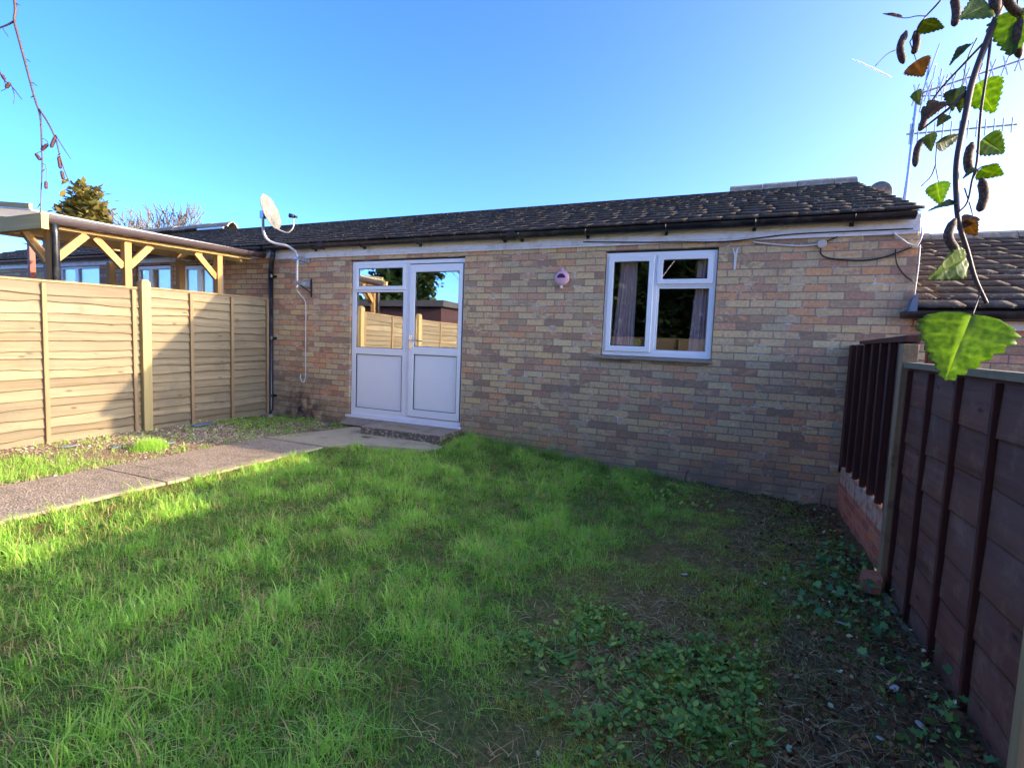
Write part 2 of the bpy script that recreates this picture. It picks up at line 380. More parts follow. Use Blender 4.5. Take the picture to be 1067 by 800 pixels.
def raw_mesh(name, V, F, mat, attrs=None, smooth=False, parent=None, origin=None):
    """V (n,3) array, F (m,k) array with one polygon size"""
    V = np.asarray(V, np.float32); off = np.array(world_loc(parent) if parent is not None else (origin or (0, 0, 0)), np.float32)
    V = V - off
    me = bpy.data.meshes.new(name); k = F.shape[1]
    me.vertices.add(len(V)); me.vertices.foreach_set('co', V.ravel())
    me.loops.add(F.size); me.loops.foreach_set('vertex_index', F.astype(np.int32).ravel())
    me.polygons.add(len(F)); me.polygons.foreach_set('loop_start', np.arange(0, F.size, k, dtype=np.int32))
    if smooth: me.polygons.foreach_set('use_smooth', np.ones(len(F), bool))
    for nme, arr in (attrs or {}).items():
        a = me.attributes.new(nme, 'FLOAT', 'POINT'); a.data.foreach_set('value', np.asarray(arr, np.float32))
    me.update(calc_edges=True); me.validate()
    me.materials.append(M[mat])
    o = bpy.data.objects.new(name, me); col.objects.link(o)
    if parent is not None: o.parent = parent
    elif origin: o.location = origin
    return o
def fbm(x, y, s=1.0, o=4, seed=0.0):
    return np.array([mnoise.fractal(Vector((a * s + seed, b * s - seed, seed * 0.37)), 0.6, 2.0, o) for a, b in zip(np.ravel(x), np.ravel(y))]).reshape(np.shape(x))
class NoiseGrid:
    """bilinear lookup of a noise field, for thousands of scattered plants"""
    def __init__(s, scale, seed, o=4, x0=-8, x1=2.5, y0=-7, y1=1, step=0.04):
        s.x0, s.y0, s.st = x0, y0, step
        xs = np.arange(x0, x1, step); ys = np.arange(y0, y1, step); X, Y = np.meshgrid(xs, ys)
        s.g = fbm(X, Y, scale, o, seed)
    def __call__(s, x, y):
        i = np.clip(((np.asarray(x) - s.x0) / s.st), 0, s.g.shape[1] - 2); j = np.clip(((np.asarray(y) - s.y0) / s.st), 0, s.g.shape[0] - 2)
        a = i.astype(int); b = j.astype(int); u = i - a; v = j - b; g = s.g
        return g[b, a] * (1 - u) * (1 - v) + g[b, a + 1] * u * (1 - v) + g[b + 1, a] * (1 - u) * v + g[b + 1, a + 1] * u * v
N_big = NoiseGrid(0.9, 3.1, 3); N_mid = NoiseGrid(3.0, 9.7, 3); N_fine = NoiseGrid(9.0, 21.3, 2)

# ------------------------------------------------------------------ ground
WX = [-60, -8, -6.4, -5, -4, -3.05, -2.05, -1.13, -0.5, 0.4, 1.0, 1.6, 4, 60]
WZ = [-0.1, -0.14, -0.17, -0.15, -0.15, -0.115, -0.205, -0.28, -0.305, -0.345, -0.35, -0.55, -1.0, -1.2]
def ground_z(x, y):
    x = np.asarray(x, float); y = np.asarray(y, float)
    far = np.clip(-0.12 - 0.035 * (np.clip(x, -9, 3) + 6.3), -0.6, 0)
    wall = np.interp(x, WX, WZ)
    t = np.clip(1 + y / 1.6, 0, 1); t = t * t * (3 - 2 * t)
    return far * (1 - t) + wall * t
def surf_z(x, y):
    x = np.asarray(x, float); y = np.asarray(y, float)
    inside = np.clip((x + 4.0) * 4, 0, 1) * np.clip((1.3 - x) * 4, 0, 1)
    soil = np.clip((x + 0.6) * 1.2, 0, 1)
    return ground_z(x, y) + 0.028 * np.exp(-((x + 4.02) / 0.22) ** 2) * (y < -0.6) + inside * (0.02 * N_mid(x, y) + 0.03 * N_big(x, y) + soil * 0.032 * N_fine(x, y)) * 0.9
xs = np.unique(np.round(np.concatenate([np.linspace(-900, -60, 12), np.linspace(-60, -9, 30), np.arange(-9, -4.2, 0.12), np.arange(-4.2, 1.6, 0.03), np.arange(1.6, 6, 0.3), np.linspace(6, 60, 18), np.linspace(60, 900, 12)]), 4))
ys = np.unique(np.round(np.concatenate([np.linspace(-900, -60, 12), np.linspace(-60, -8, 24), np.arange(-8, -5.4, 0.15), np.arange(-5.4, 0.3, 0.03), np.linspace(0.3, 8, 14), np.linspace(8, 60, 14), np.linspace(60, 900, 12)]), 4))
X, Y = np.meshgrid(xs, ys); near = (X > -4.3) & (X < 1.5) & (Y > -6) & (Y < 0.3)
Z = ground_z(X, Y); Z[near] = surf_z(X[near], Y[near])
V = np.stack([X.ravel(), Y.ravel(), Z.ravel()], 1); nx = len(xs); ny = len(ys)
idx = np.arange(nx * ny).reshape(ny, nx)
F = np.stack([idx[:-1, :-1].ravel(), idx[:-1, 1:].ravel(), idx[1:, 1:].ravel(), idx[1:, :-1].ravel()], 1)
def ground_mat():
    t = NT('ground'); o = t.pos(); x, y, z = t.xyz(o)
    n1 = t.noise(o, 5, 6, 0.65); n2 = t.noise(o, 40, 5, 0.7); n3 = t.noise(o, 1.2, 3); vor = t.n('ShaderNodeTexVoronoi', {'Vector': o, 'Scale': 60.0}).outputs
    soil = t.mix(t.maprange(n2, 0.3, 0.7), (0.085, 0.050, 0.024), (0.27, 0.165, 0.08))
    lawn = t.mix(t.maprange(n2, 0.3, 0.7), (0.055, 0.072, 0.018), (0.200, 0.220, 0.065))
    lawn = t.mix(t.maprange(n1, 0.52, 0.68), lawn, (0.268, 0.130, 0.056))
    mossy = t.mix(t.maprange(n2, 0.3, 0.7), (0.10, 0.075, 0.018), (0.30, 0.22, 0.07))
    mossy = t.mix(t.maprange(t.noise(o, 9, 6, 0.7), 0.46, 0.6), mossy, t.mix(n2, (0.14, 0.085, 0.03), (0.36, 0.23, 0.10)))
    wx = t.math('ADD', x, t.math('MULTIPLY', t.math('SUBTRACT', n1, 0.5), 1.6))
    wx = t.math('ADD', wx, t.math('MULTIPLY', t.math('SUBTRACT', n3, 0.5), 0.8))
    c = t.mix(t.maprange(wx, -0.95, -0.45), lawn, mossy)
    far_right = t.math('ADD', wx, t.maprange(y, -2.0, -4.4, 0.0, 0.75))
    c = t.mix(t.maprange(far_right, 0.55, 0.95), c, soil)
    # bare strip along the wall foot
    wy = t.math('ADD', y, t.math('MULTIPLY', t.math('SUBTRACT', n1, 0.5), 0.5))
    foot = t.math('MULTIPLY', t.maprange(wy, -0.32, -0.12), t.maprange(x, -1.4, -0.6))
    c = t.mix(foot, c, soil)
    grav = t.mix(t.maprange(vor['Distance'], 0.0, 0.6), t.ramp(t.xyz(vor['Color'])[0], [(0, (0.378, 0.257, 0.149)), (0.5, (0.648, 0.486, 0.297)), (1, (0.800, 0.675, 0.486))]), (0.216, 0.149, 0.088))
    grav = t.mix(t.maprange(n1, 0.5, 0.66), grav, (0.24, 0.19, 0.09))
    c = t.mix(t.maprange(x, -4.35, -4.5), c, grav)
    h = t.math('ADD', n2, t.math('MULTIPLY', n1, 0.6))
    M['ground'] = t.finish(c, 1.0, t.bump(h, 1.0, 0.018), 0.0)
ground_mat()
g = raw_mesh('ground', V, F, 'ground', smooth=True); tag(g, kind='structure')

# ------------------------------------------------------------------ path (concrete slabs with exposed aggregate)
def path_mat():
    t = NT('path'); o = t.pos(); x, y, z = t.xyz(o)
    v = t.n('ShaderNodeTexVoronoi', {'Vector': o, 'Scale': 75.0}).outputs
    peb = t.ramp(t.xyz(v['Color'])[0], [(0, (0.31, 0.22, 0.13)), (0.35, (0.46, 0.33, 0.20)), (0.7, (0.55, 0.43, 0.28)), (1, (0.70, 0.60, 0.42))])
    n = t.noise(o, 4, 5, 0.7); n2 = t.noise(o, 50, 4)
    peb = t.mix(t.maprange(v['Distance'], 0.25, 0.65), peb, (0.26, 0.20, 0.15))
    smooth = t.mix(n2, (0.316, 0.254, 0.155), (0.615, 0.493, 0.299))
    wob = t.math('MULTIPLY', t.math('SUBTRACT', n, 0.5), 0.12)
    edge = t.math('MAXIMUM', t.maprange(t.math('ADD', x, wob), -4.20, -4.14), t.maprange(t.math('ADD', y, t.math('MULTIPLY', wob, 3)), -1.55, -1.15))
    c = t.mix(edge, peb, smooth)
    c = t.mix(t.math('MULTIPLY', t.maprange(n, 0.5, 0.7), 0.55), c, (0.12, 0.11, 0.075))
    h = t.math('SUBTRACT', 1.0, t.math('MULTIPLY', v['Distance'], t.math('SUBTRACT', 1.0, edge)))
    M['path'] = t.finish(c, 0.9, t.bump(h, 0.7, 0.008), 0.2)
path_mat()
def slab(mb, x0, x1, y0, y1, top, n=14):
    """slab with slightly wandering edges"""
    pts = []
    def side(a, b, k):
        for i in range(k):
            t = i / k; yield (a[0] + (b[0] - a[0]) * t, a[1] + (b[1] - a[1]) * t)
    for a, b in (((x0, y0), (x1, y0)), ((x1, y0), (x1, y1)), ((x1, y1), (x0, y1)), ((x0, y1), (x0, y0))):
        for p in side(a, b, n):
            q = mnoise.noise(Vector((p[0] * 3, p[1] * 3, top * 50))); pts.append((p[0] + q * 0.02, p[1] + q * 0.008))
    m = len(pts); vs = [(p[0], p[1], top) for p in pts] + [(p[0], p[1], top - 0.12) for p in pts]
    fs = [tuple(range(m))] + [((i + 1) % m, i, m + i, m + (i + 1) % m) for i in range(m)]
    mb.add(vs, fs)
mb = MB()
slab(mb, -4.97, -4.08, -7.6, -4.918, -0.152); slab(mb, -4.99, -4.10, -4.91, -2.99, -0.150); slab(mb, -4.99, -4.09, -2.983, -2.795, -0.147)
slab(mb, -4.98, -4.06, -2.785, -1.32, -0.151)
pts = [(-4.98, -1.305), (-4.04, -1.305), (-3.84, -1.05), (-3.5, -0.93), (-3.15, -0.86), (-2.96, -0.74), (-2.98, -0.30), (-3.05, -0.02), (-4.62, -0.02), (-4.70, -0.5), (-4.86, -0.95)]
vs = [(p[0], p[1], -0.142) for p in pts] + [(p[0], p[1], -0.26) for p in pts]; m = len(pts)
mb.add(vs, [tuple(range(m))] + [((i + 1) % m, i, m + i, m + (i + 1) % m) for i in range(m)])
tag(mb.build('path', 'path', bevel=0.006), kind='structure')

# doorstep
def step_mat():
    t = NT('step'); o = t.pos(); z = t.xyz(o)[2]
    v = t.n('ShaderNodeTexVoronoi', {'Vector': o, 'Scale': 42.0}).outputs
    peb = t.ramp(t.xyz(v['Color'])[0], [(0, (0.20, 0.165, 0.12)), (0.5, (0.34, 0.28, 0.20)), (1, (0.70, 0.60, 0.45))])
    peb = t.mix(t.maprange(v['Distance'], 0.2, 0.6), peb, (0.15, 0.125, 0.09))
    n = t.noise(o, 18, 5, 0.7)
    top = t.mix(n, (0.225, 0.169, 0.122), (0.495, 0.375, 0.270)); top = t.mix(t.maprange(t.noise(o, 6, 4), 0.5, 0.65), top, (0.255, 0.213, 0.102))
    c = t.mix(t.maprange(z, -0.056, -0.050), peb, top)
    M['step'] = t.finish(c, 0.9, t.bump(t.math('SUBTRACT', n, v['Distance']), 0.6, 0.006), 0.2)
step_mat()
mb = MB(); slab(mb, -4.23, -3.09, -0.50, -0.012, -0.046, 10)
tag(mb.build('doorstep', 'step', bevel=0.008, origin=(-3.7, -0.25, -0.124)), 'worn concrete doorstep with pebbly front edge below the white back door', 'doorstep')
# mortar fillet under the door sill to the left of the step
mb = MB(); mb.hexa([(-4.90, -0.17, -0.125), (-4.235, -0.17, -0.125), (-4.235, -0.012, -0.125), (-4.90, -0.012, -0.125), (-4.88, -0.12, -0.09), (-4.235, -0.10, -0.06), (-4.235, -0.012, -0.03), (-4.88, -0.012, -0.03)])
tag(mb.build('mortar_fillet', 'concrete', bevel=0.01, origin=(-4.5, -0.1, -0.125)), 'low rough mortar fillet left of the doorstep against the wall', 'mortar fillet')

# ------------------------------------------------------------------ walls with openings
def wall_mesh(x0, x1, z0, z1, y0, y1, holes):
    """front at y0, back at y1; holes [(xa,xb,za,zb)] with reveals"""
    mb = MB(); xs = sorted({x0, x1, *[h[0] for h in holes], *[h[1] for h in holes]}); zs = sorted({z0, z1, *[h[2] for h in holes], *[h[3] for h in holes]})
    def solid(i, j):
        if i < 0 or j < 0 or i >= len(xs) - 1 or j >= len(zs) - 1: return False
        cx = (xs[i] + xs[i + 1]) / 2; cz = (zs[j] + zs[j + 1]) / 2
        return not any(h[0] < cx < h[1] and h[2] < cz < h[3] for h in holes)
    for i in range(len(xs) - 1):
        for j in range(len(zs) - 1):
            if not solid(i, j): continue
            a, b, c, d = xs[i], xs[i + 1], zs[j], zs[j + 1]
            mb.add([(a, y0, c), (b, y0, c), (b, y0, d), (a, y0, d)], [(0, 1, 2, 3)]); mb.add([(a, y1, c), (b, y1, c), (b, y1, d), (a, y1, d)], [(3, 2, 1, 0)])
            if not solid(i - 1, j): mb.add([(a, y0, c), (a, y1, c), (a, y1, d), (a, y0, d)], [(3, 2, 1, 0)])
            if not solid(i + 1, j): mb.add([(b, y0, c), (b, y1, c), (b, y1, d), (b, y0, d)], [(0, 1, 2, 3)])
            if not solid(i, j - 1): mb.add([(a, y0, c), (b, y0, c), (b, y1, c), (a, y1, c)], [(3, 2, 1, 0)])
            if not solid(i, j + 1): mb.add([(a, y0, d), (b, y0, d), (b, y1, d), (a, y1, d)], [(0, 1, 2, 3)])
    # weld shared corners so that normals can be made consistent
    key = {}; nv = []; mp = []
    for p in mb.v:
        k = tuple(round(c, 4) for c in p)
        if k not in key: key[k] = len(nv); nv.append(p)
        mp.append(key[k])
    mb.v = nv; mb.f = [tuple(mp[i] for i in f) for f in mb.f]
    return mb

SL = 0.3645; SLEN = math.sqrt(1 + SL * SL)
def roof_tiles(name, x0, x1, ye, ze, yr, parent, width=0.33, gauge=0.26, verge_right=False):
    """rows of overlapping interlocking tiles up a slope that faces -Y"""
    L = (yr - ye) * SLEN; rows = int(round(L / gauge)); gauge = L / rows
    dy, dz = 1 / SLEN, SL / SLEN; V = []; F = []; T = []
    for r in range(rows):
        off = width * random.random()
        n = int((x1 - x0) / width) + 2
        rowj = random.uniform(-0.004, 0.004)
        for i in range(n):
            a = x0 + i * width - off; b = a + width - 0.0015
            a = max(a, x0); b = min(b, x1)
            if b - a < 0.02: continue
            j = random.uniform(-0.0015, 0.0015) + rowj; lift = 0.030 + random.uniform(-0.0012, 0.0012); lj = random.uniform(-0.0006, 0.0006)
            s0 = r * gauge + j - 0.012; s1 = (r + 1) * gauge + 0.05
            prof = [(a, 0.0), (a + (b - a) * 0.18, 0.0004), (a + (b - a) * 0.5, 0.0), (a + (b - a) * 0.82, 0.0003), (b, 0.0)]
            base = len(V)
            for s, up in ((s0, lift), (s1, 0.008)):
                for th in (0.0, -0.024):
                    for q, (px, h) in enumerate(prof):
                        t2 = up + h + th + (lj if q > 2 else 0)
                        V.append((px, ye + s * dy - t2 * dz, ze + s * dz + t2 * dy))
            for q in range(4):
                F.append((base + q, base + q + 1, base + 10 + q + 1, base + 10 + q)); F.append((base + 5 + q + 1, base + 5 + q, base + 15 + q, base + 15 + q + 1))
                F.append((base + 5 + q, base + 5 + q + 1, base + q + 1, base + q))
            F.append((base, base + 10, base + 15, base + 5)); F.append((base + 4, base + 9, base + 19, base + 14))
            tt = min(1, max(0, random.gauss(0.42, 0.25))); T += [tt] * 20
    return raw_mesh(name, V, np.array(F), 'roof_tile', {'tint': T}, parent=parent)

def gutter(x0, x1, yc, zt, parent, r=0.058, name='gutter'):
    mb = MB(); n = 10; sec = []
    for k in range(n + 1):
        t = math.pi + math.pi * k / n; sec.append((math.cos(t) * r, math.sin(t) * r))
    for k in range(n, -1, -1):
        t = math.pi + math.pi * k / n; sec.append((math.cos(t) * (r - 0.005), math.sin(t) * (r - 0.005) + 0.001))
    m = len(sec); vs = [(x, yc + a, zt + b) for x in (x0, x1) for a, b in sec]
    mb.add(vs, [(k, (k + 1) % m, m + (k + 1) % m, m + k) for k in range(m)])
    for x in (x0, x1):  # stop ends
        vs = [(x, yc + a, zt + b) for a, b in sec[:n + 1]]; mb.add(vs, [tuple(range(n + 1))])
    g = mb.build(name, 'gutter_black', parent)
    return g

def gutter_brackets(xsb, yc, zt, parent, r=0.058):
    for x in xsb:
        mb = MB(); pts = [(x, yc + math.cos(math.pi + math.pi * k / 8) * (r + 0.006), zt + math.sin(math.pi + math.pi * k / 8) * (r + 0.006)) for k in range(9)]
        for a, b in zip(pts[:-1], pts[1:]): mb.beam(a, b, 0.03, 0.008, (1, 0, 0)) if False else mb.tube([a, b], 0.009, 6)
        mb.box(x - 0.016, x + 0.016, yc + 0.05, yc + 0.075, zt - 0.085, zt + 0.0)
        mb.build('gutter_bracket', 'gutter_black', parent)

HX0, HX1 = -6.36, 1.42
DX0, DX1, DZ0, DZ1 = -4.862, -3.092, -0.04, 2.10
WX0, WX1, WZ0, WZ1 = -1.352, -0.206, 0.925, 2.10
house = thing('bungalow', (-2.5, 0, -0.4), 'single storey buff brick bungalow with white back door, one window and dark tiled roof', 'house')
wm = wall_mesh(HX0, HX1, -0.6, 2.30, 0.0, 0.10, [(DX0, DX1, DZ0, DZ1), (WX0, WX1, WZ0, WZ1)])
wall = wm.build('wall', 'brick', house)
mb = wall_mesh(HX0 + 0.01, HX1 - 0.1, -0.6, 2.29, 0.15, 0.27, [(DX0 + 0.01, DX1 - 0.01, DZ0, DZ1), (WX0 + 0.01, WX1 - 0.01, WZ0, WZ1)]); mb.build('inner_wall', 'room_paint', house)
# gable wall on the right, rear wall
mb = MB(); yy = [0.10, 6.2]
mb.add([(HX1, 0.1, -1.2), (HX1, 6.2, -1.2), (HX1, 6.2, 2.33), (HX1, 3.05, 3.42), (HX1, 0.1, 2.36), (HX1 - 0.1, 0.1, -1.2), (HX1 - 0.1, 6.2, -1.2), (HX1 - 0.1, 6.2, 2.33), (HX1 - 0.1, 3.05, 3.42), (HX1 - 0.1, 0.1, 2.36)],
       [(0, 1, 2, 3, 4), (9, 8, 7, 6, 5), (0, 5, 6, 1), (1, 6, 7, 2), (2, 7, 8, 3), (3, 8, 9, 4), (4, 9, 5, 0)])
mb.build('gable_wall', 'brick', house)
mb = MB(); mb.box(HX0, HX1 - 0.11, 6.1, 6.2, -1.2, 2.33); mb.build('rear_wall', 'brick', house)
# rooms behind the glazing
mb = MB()
mb.box(HX0 + 0.1, HX1 - 0.15, 0.28, 3.6, -0.06, -0.02); mb.box(HX0 + 0.1, HX1 - 0.15, 3.6, 3.7, -0.06, 2.30)
mb.box(-2.3, -2.2, 0.28, 3.6, -0.02, 2.30); mb.box(HX0 + 0.02, HX0 + 0.12, 0.28, 3.6, -0.02, 2.30); mb.box(HX1 - 0.25, HX1 - 0.15, 0.28, 3.6, -0.02, 2.3)
mb.box(HX0, HX1 - 0.12, 0.10, 3.7, 2.301, 2.33)
mb.build('interior', 'room_paint', house)
# roof
rf = roof_tiles('roof', HX0 - 0.0, HX1 - 0.015, -0.10, 2.335, 3.0, house)
mb = MB()
mb.add([(HX0, -0.09, 2.325), (HX1 - 0.02, -0.09, 2.325), (HX1 - 0.02, 3.0, 3.45), (HX0, 3.0, 3.45), (HX1 - 0.02, 6.35, 2.28), (HX0, 6.35, 2.28)], [(0, 1, 2, 3), (3, 2, 4, 5)])
mb.build('roof_underlay', 'felt', house)
def ridge(x0, x1, y, z, parent, r=0.10, seg=0.45):
    mb = MB(); x = x0
    while x < x1 - 0.05:
        e = min(x + seg, x1); j = random.uniform(-0.008, 0.008)
        sec = [(-1.25, -0.6), (-0.75, 0.05), (0, 0.42), (0.75, 0.05), (1.25, -0.6)]
        vs = [(a, y + p * r, z + q * r + j) for a in (x, e - 0.008) for p, q in sec] + [(a, y + p * r * 0.8, z + q * r - 0.02 + j) for a in (x, e - 0.008) for p, q in sec]
        fs = [(k, k + 1, 5 + k + 1, 5 + k) for k in range(4)] + [(10 + k + 1, 10 + k, 15 + k, 15 + k + 1) for k in range(4)] + [(k + 1, k, 10 + k, 10 + k + 1) for k in range(4)] + [(5 + k, 5 + k + 1, 15 + k + 1, 15 + k) for k in range(4)] + [(0, 5, 15, 10), (4, 14, 19, 9)]
        mb.add(vs, fs); x = e
    return mb.build('ridge_tiles', 'ridge_tile', parent)
ridge(-0.22, HX1 - 0.01, 3.02, 3.51, rf, 0.12)
ridge(HX0, -0.23, 3.05, 3.45, rf, 0.08)
# fascia and gutter
mb = MB(); mb.box(HX0 + 0.0, HX1 - 0.01, -0.028, -0.003, 2.172, 2.318); mb.build('fascia', 'fascia', house, bevel=0.003)
mb = MB(); mb.box(HX0 + 0.0, HX1 - 0.02, -0.022, -0.002, 2.150, 2.171); mb.build('packing_strip', 'fascia', house)
G1 = gutter(HX0 + 0.02, HX1 - 0.07, -0.098, 2.315, house, 0.06)
gutter_brackets([-5.45, -4.6, -3.72, -2.55, -2.33, -1.55, -0.72, 0.1, 0.9], -0.098, 2.315, house)
for x in (-2.44, -5.3): # gutter unions
    mb = MB(); mb.tube([(x - 0.05, -0.098, 2.293), (x + 0.05, -0.098, 2.293)], 0.052, 12); mb.build('gutter_union', 'gutter_black', house)
# downpipe
mb = MB(); mb.tube([(-6.20, -0.098, 2.27), (-6.20, -0.098, 2.20), (-6.25, -0.08, 2.10), (-6.275, -0.065, 2.02), (-6.278, -0.065, 1.95)], 0.036, 12)
mb.tube([(-6.278, -0.065, 2.0), (-6.278, -0.065, -0.06), (-6.278, -0.11, -0.13)], 0.034, 12)
dp = mb.build('downpipe', 'gutter_black', house, smooth=True)
for z in (1.9, 1.0, 0.15):
    mb = MB(); mb.tube([(-6.278, -0.065, z - 0.022), (-6.278, -0.065, z + 0.022)], 0.041, 12); mb.box(-6.33, -6.226, -0.03, -0.004, z - 0.015, z + 0.015); mb.build('pipe_clip', 'gutter_black', dp)

# ---- door set
def framed(parent, name, x0, x1, z0, z1, w4, y0, y1, mat='upvc', bev=0.006):
    mb = MB(); mb.ring(x0, x1, z0, z1, *w4, y0, y1); return mb.build(name, mat, parent, bevel=bev)
def pane(parent, x0, x1, z0, z1, y, mat, bead='upvc'):
    mb = MB(); mb.box(x0 + 0.004, x1 - 0.004, y, y + 0.006, z0 + 0.004, z1 - 0.004); p = mb.build('pane', mat, parent)
    mb = MB(); mb.ring(x0 - 0.002, x1 + 0.002, z0 - 0.002, z1 + 0.002, 0.009, 0.009, 0.009, 0.009, y - 0.006, y - 0.001); mb.build('seal', 'seal', parent)
    return p
YF = 0.028
ds = thing('tmp', (0, 0, 0), '', 'x')
mb = MB()
mb.ring(-4.852, -3.102, -0.012, 2.082, 0.055, 0.05, 0.055, 0.05, YF, YF + 0.065)
mb.box(-3.965, -3.905, YF - 0.001, YF + 0.064, 0.043, 2.032)
dset = mb.build('door_set', 'upvc', house, bevel=0.006)
bpy.data.objects.remove(ds)
# sidelight: opening fanlight, fixed pane, solid panel
framed(dset, 'fanlight', -4.795, -3.967, 1.700, 2.030, (0.052, 0.052, 0.05, 0.045), YF - 0.016, YF + 0.05)
pane(dset, -4.743, -4.019, 1.750, 1.985, YF + 0.004, 'glass_door')
mb = MB(); mb.ring(-4.797, -3.965, 0.043, 1.698, 0.022, 0.045, 0.05, 0.028, YF - 0.004, YF + 0.055); mb.box(-4.775, -4.010, YF - 0.004, YF + 0.055, 0.835, 0.925)
mb.build('sidelight', 'upvc', dset, bevel=0.005)
pane(dset, -4.775, -4.010, 0.925, 1.670, YF + 0.010, 'glass_door')
def infill(parent, x0, x1, z0, z1, y):
    mb = MB(); mb.box(x0 + 0.003, x1 - 0.003, y, y + 0.03, z0 + 0.003, z1 - 0.003); p = mb.build('panel', 'upvc', parent)
    mb = MB(); mb.ring(x0, x1, z0, z1, 0.007, 0.007, 0.007, 0.007, y - 0.012, y - 0.001); mb.build('seal', 'seal', parent)
infill(dset, -4.772, -4.012, 0.093, 0.835, YF + 0.014)
# door leaf
mb = MB(); mb.ring(-3.900, -3.122, 0.05, 2.018, 0.082, 0.052, 0.095, 0.095, YF - 0.020, YF + 0.05); mb.box(-3.82, -3.172, YF - 0.020, YF + 0.05, 0.868, 0.968)
leaf = mb.build('door_leaf', 'upvc', dset, bevel=0.006)
mb = MB(); mb.ring(-3.906, -3.116, 0.043, 2.026, 0.005, 0.005, 0.005, 0.005, YF - 0.006, YF + 0.0); mb.build('seal', 'seal', dset)
pane(dset, -3.818, -3.174, 0.968, 1.923, YF - 0.004, 'glass_door')
infill(dset, -3.818, -3.174, 0.145, 0.868, YF + 0.0)
mb = MB(); mb.box(-3.885, -3.845, YF - 0.032, YF - 0.021, 0.94, 1.12); mb.tube([(-3.865, YF - 0.03, 1.045), (-3.865, YF - 0.065, 1.045), (-3.85, YF - 0.072, 1.046), (-3.755, YF - 0.070, 1.040)], 0.010, 8)
mb.build('handle', 'chrome', dset, bevel=0.003)
mb = MB(); mb.box(-4.90, -3.085, -0.035, YF + 0.06, -0.042, -0.014); mb.build('threshold', 'upvc', dset, bevel=0.004)

# ---- window
win = framed(house, 'window', -1.346, -0.212, 0.972, 2.079, (0.040, 0.040, 0.055, 0.045), YF, YF + 0.065)
mb = MB(); mb.box(-0.835, -0.790, YF - 0.001, YF + 0.064, 1.027, 2.034); mb.box(-0.790, -0.252, YF - 0.001, YF + 0.064, 1.715, 1.755); mb.build('mullion', 'upvc', win, bevel=0.004)
framed(win, 'casement', -1.312, -0.828, 1.018, 2.042, (0.055, 0.055, 0.06, 0.06), YF - 0.018, YF + 0.05)
pane(win, -1.257, -0.883, 1.080, 1.984, YF + 0.004, 'glass_window')
framed(win, 'top_light', -0.795, -0.245, 1.738, 2.042, (0.055, 0.055, 0.052, 0.052), YF - 0.018, YF + 0.05)
pane(win, -0.740, -0.300, 1.792, 1.988, YF + 0.004, 'glass_window')
pane(win, -0.790, -0.252, 1.027, 1.715, YF + 0.02, 'glass_window')
mb = MB(); mb.ring(-0.7905, -0.2515, 1.0265, 1.7155, 0.022, 0.022, 0.022, 0.022, YF + 0.006, YF + 0.018); mb.build('glazing_bead', 'upvc', win, bevel=0.003)
mb = MB(); mb.hexa([(-1.41, -0.045, 0.930), (-0.195, -0.045, 0.930), (-0.195, 0.05, 0.930), (-1.41, 0.05, 0.930), (-1.41, -0.045, 0.956), (-0.195, -0.045, 0.956), (-0.195, 0.05, 0.969), (-1.41, 0.05, 0.969)])
mb.build('sill', 'concrete', win, bevel=0.004)
mb = MB(); mb.box(-1.35, -0.21, 0.101, 0.32, 0.955, 0.985); mb.build('inner_sill', 'upvc', win)

# curtains
def curtain(x0, x1, x0b, x1b, label):
    mb = MB(); n = 60; rows = 16; vs = []; fs = []
    for j in range(rows + 1):
        t = j / rows; z = 2.07 - t * 1.07
        for i in range(n + 1):
            s = i / n; xa = x0 + (x0b - x0) * t; xb = x1 + (x1b - x1) * t
            x = xa + (xb - xa) * s + 0.006 * math.sin(s * 31 + t * 2)
            y = 0.125 + 0.016 * math.sin(s * 38 + 0.6 * math.sin(t * 3)) * (0.6 + 0.4 * t) + 0.012 * math.sin(s * 11 + 1)
            vs.append((x, y, z))
    for j in range(rows):
        for i in range(n): a = j * (n + 1) + i; fs.append((a, a + 1, a + n + 2, a + n + 1))
    mb.add(vs, fs); o = mb.build('curtain', 'curtain', smooth=True, origin=((x0 + x1) / 2, 0.125, 1.0))
    tag(o, label, 'curtain', 'curtains behind the window')
curtain(-1.20, -1.02, -1.28, -1.03, 'pale pink curtain drawn aside behind the left pane of the window')
curtain(-0.40, -0.24, -0.46, -0.22, 'pale pink curtain drawn aside behind the right pane of the window')

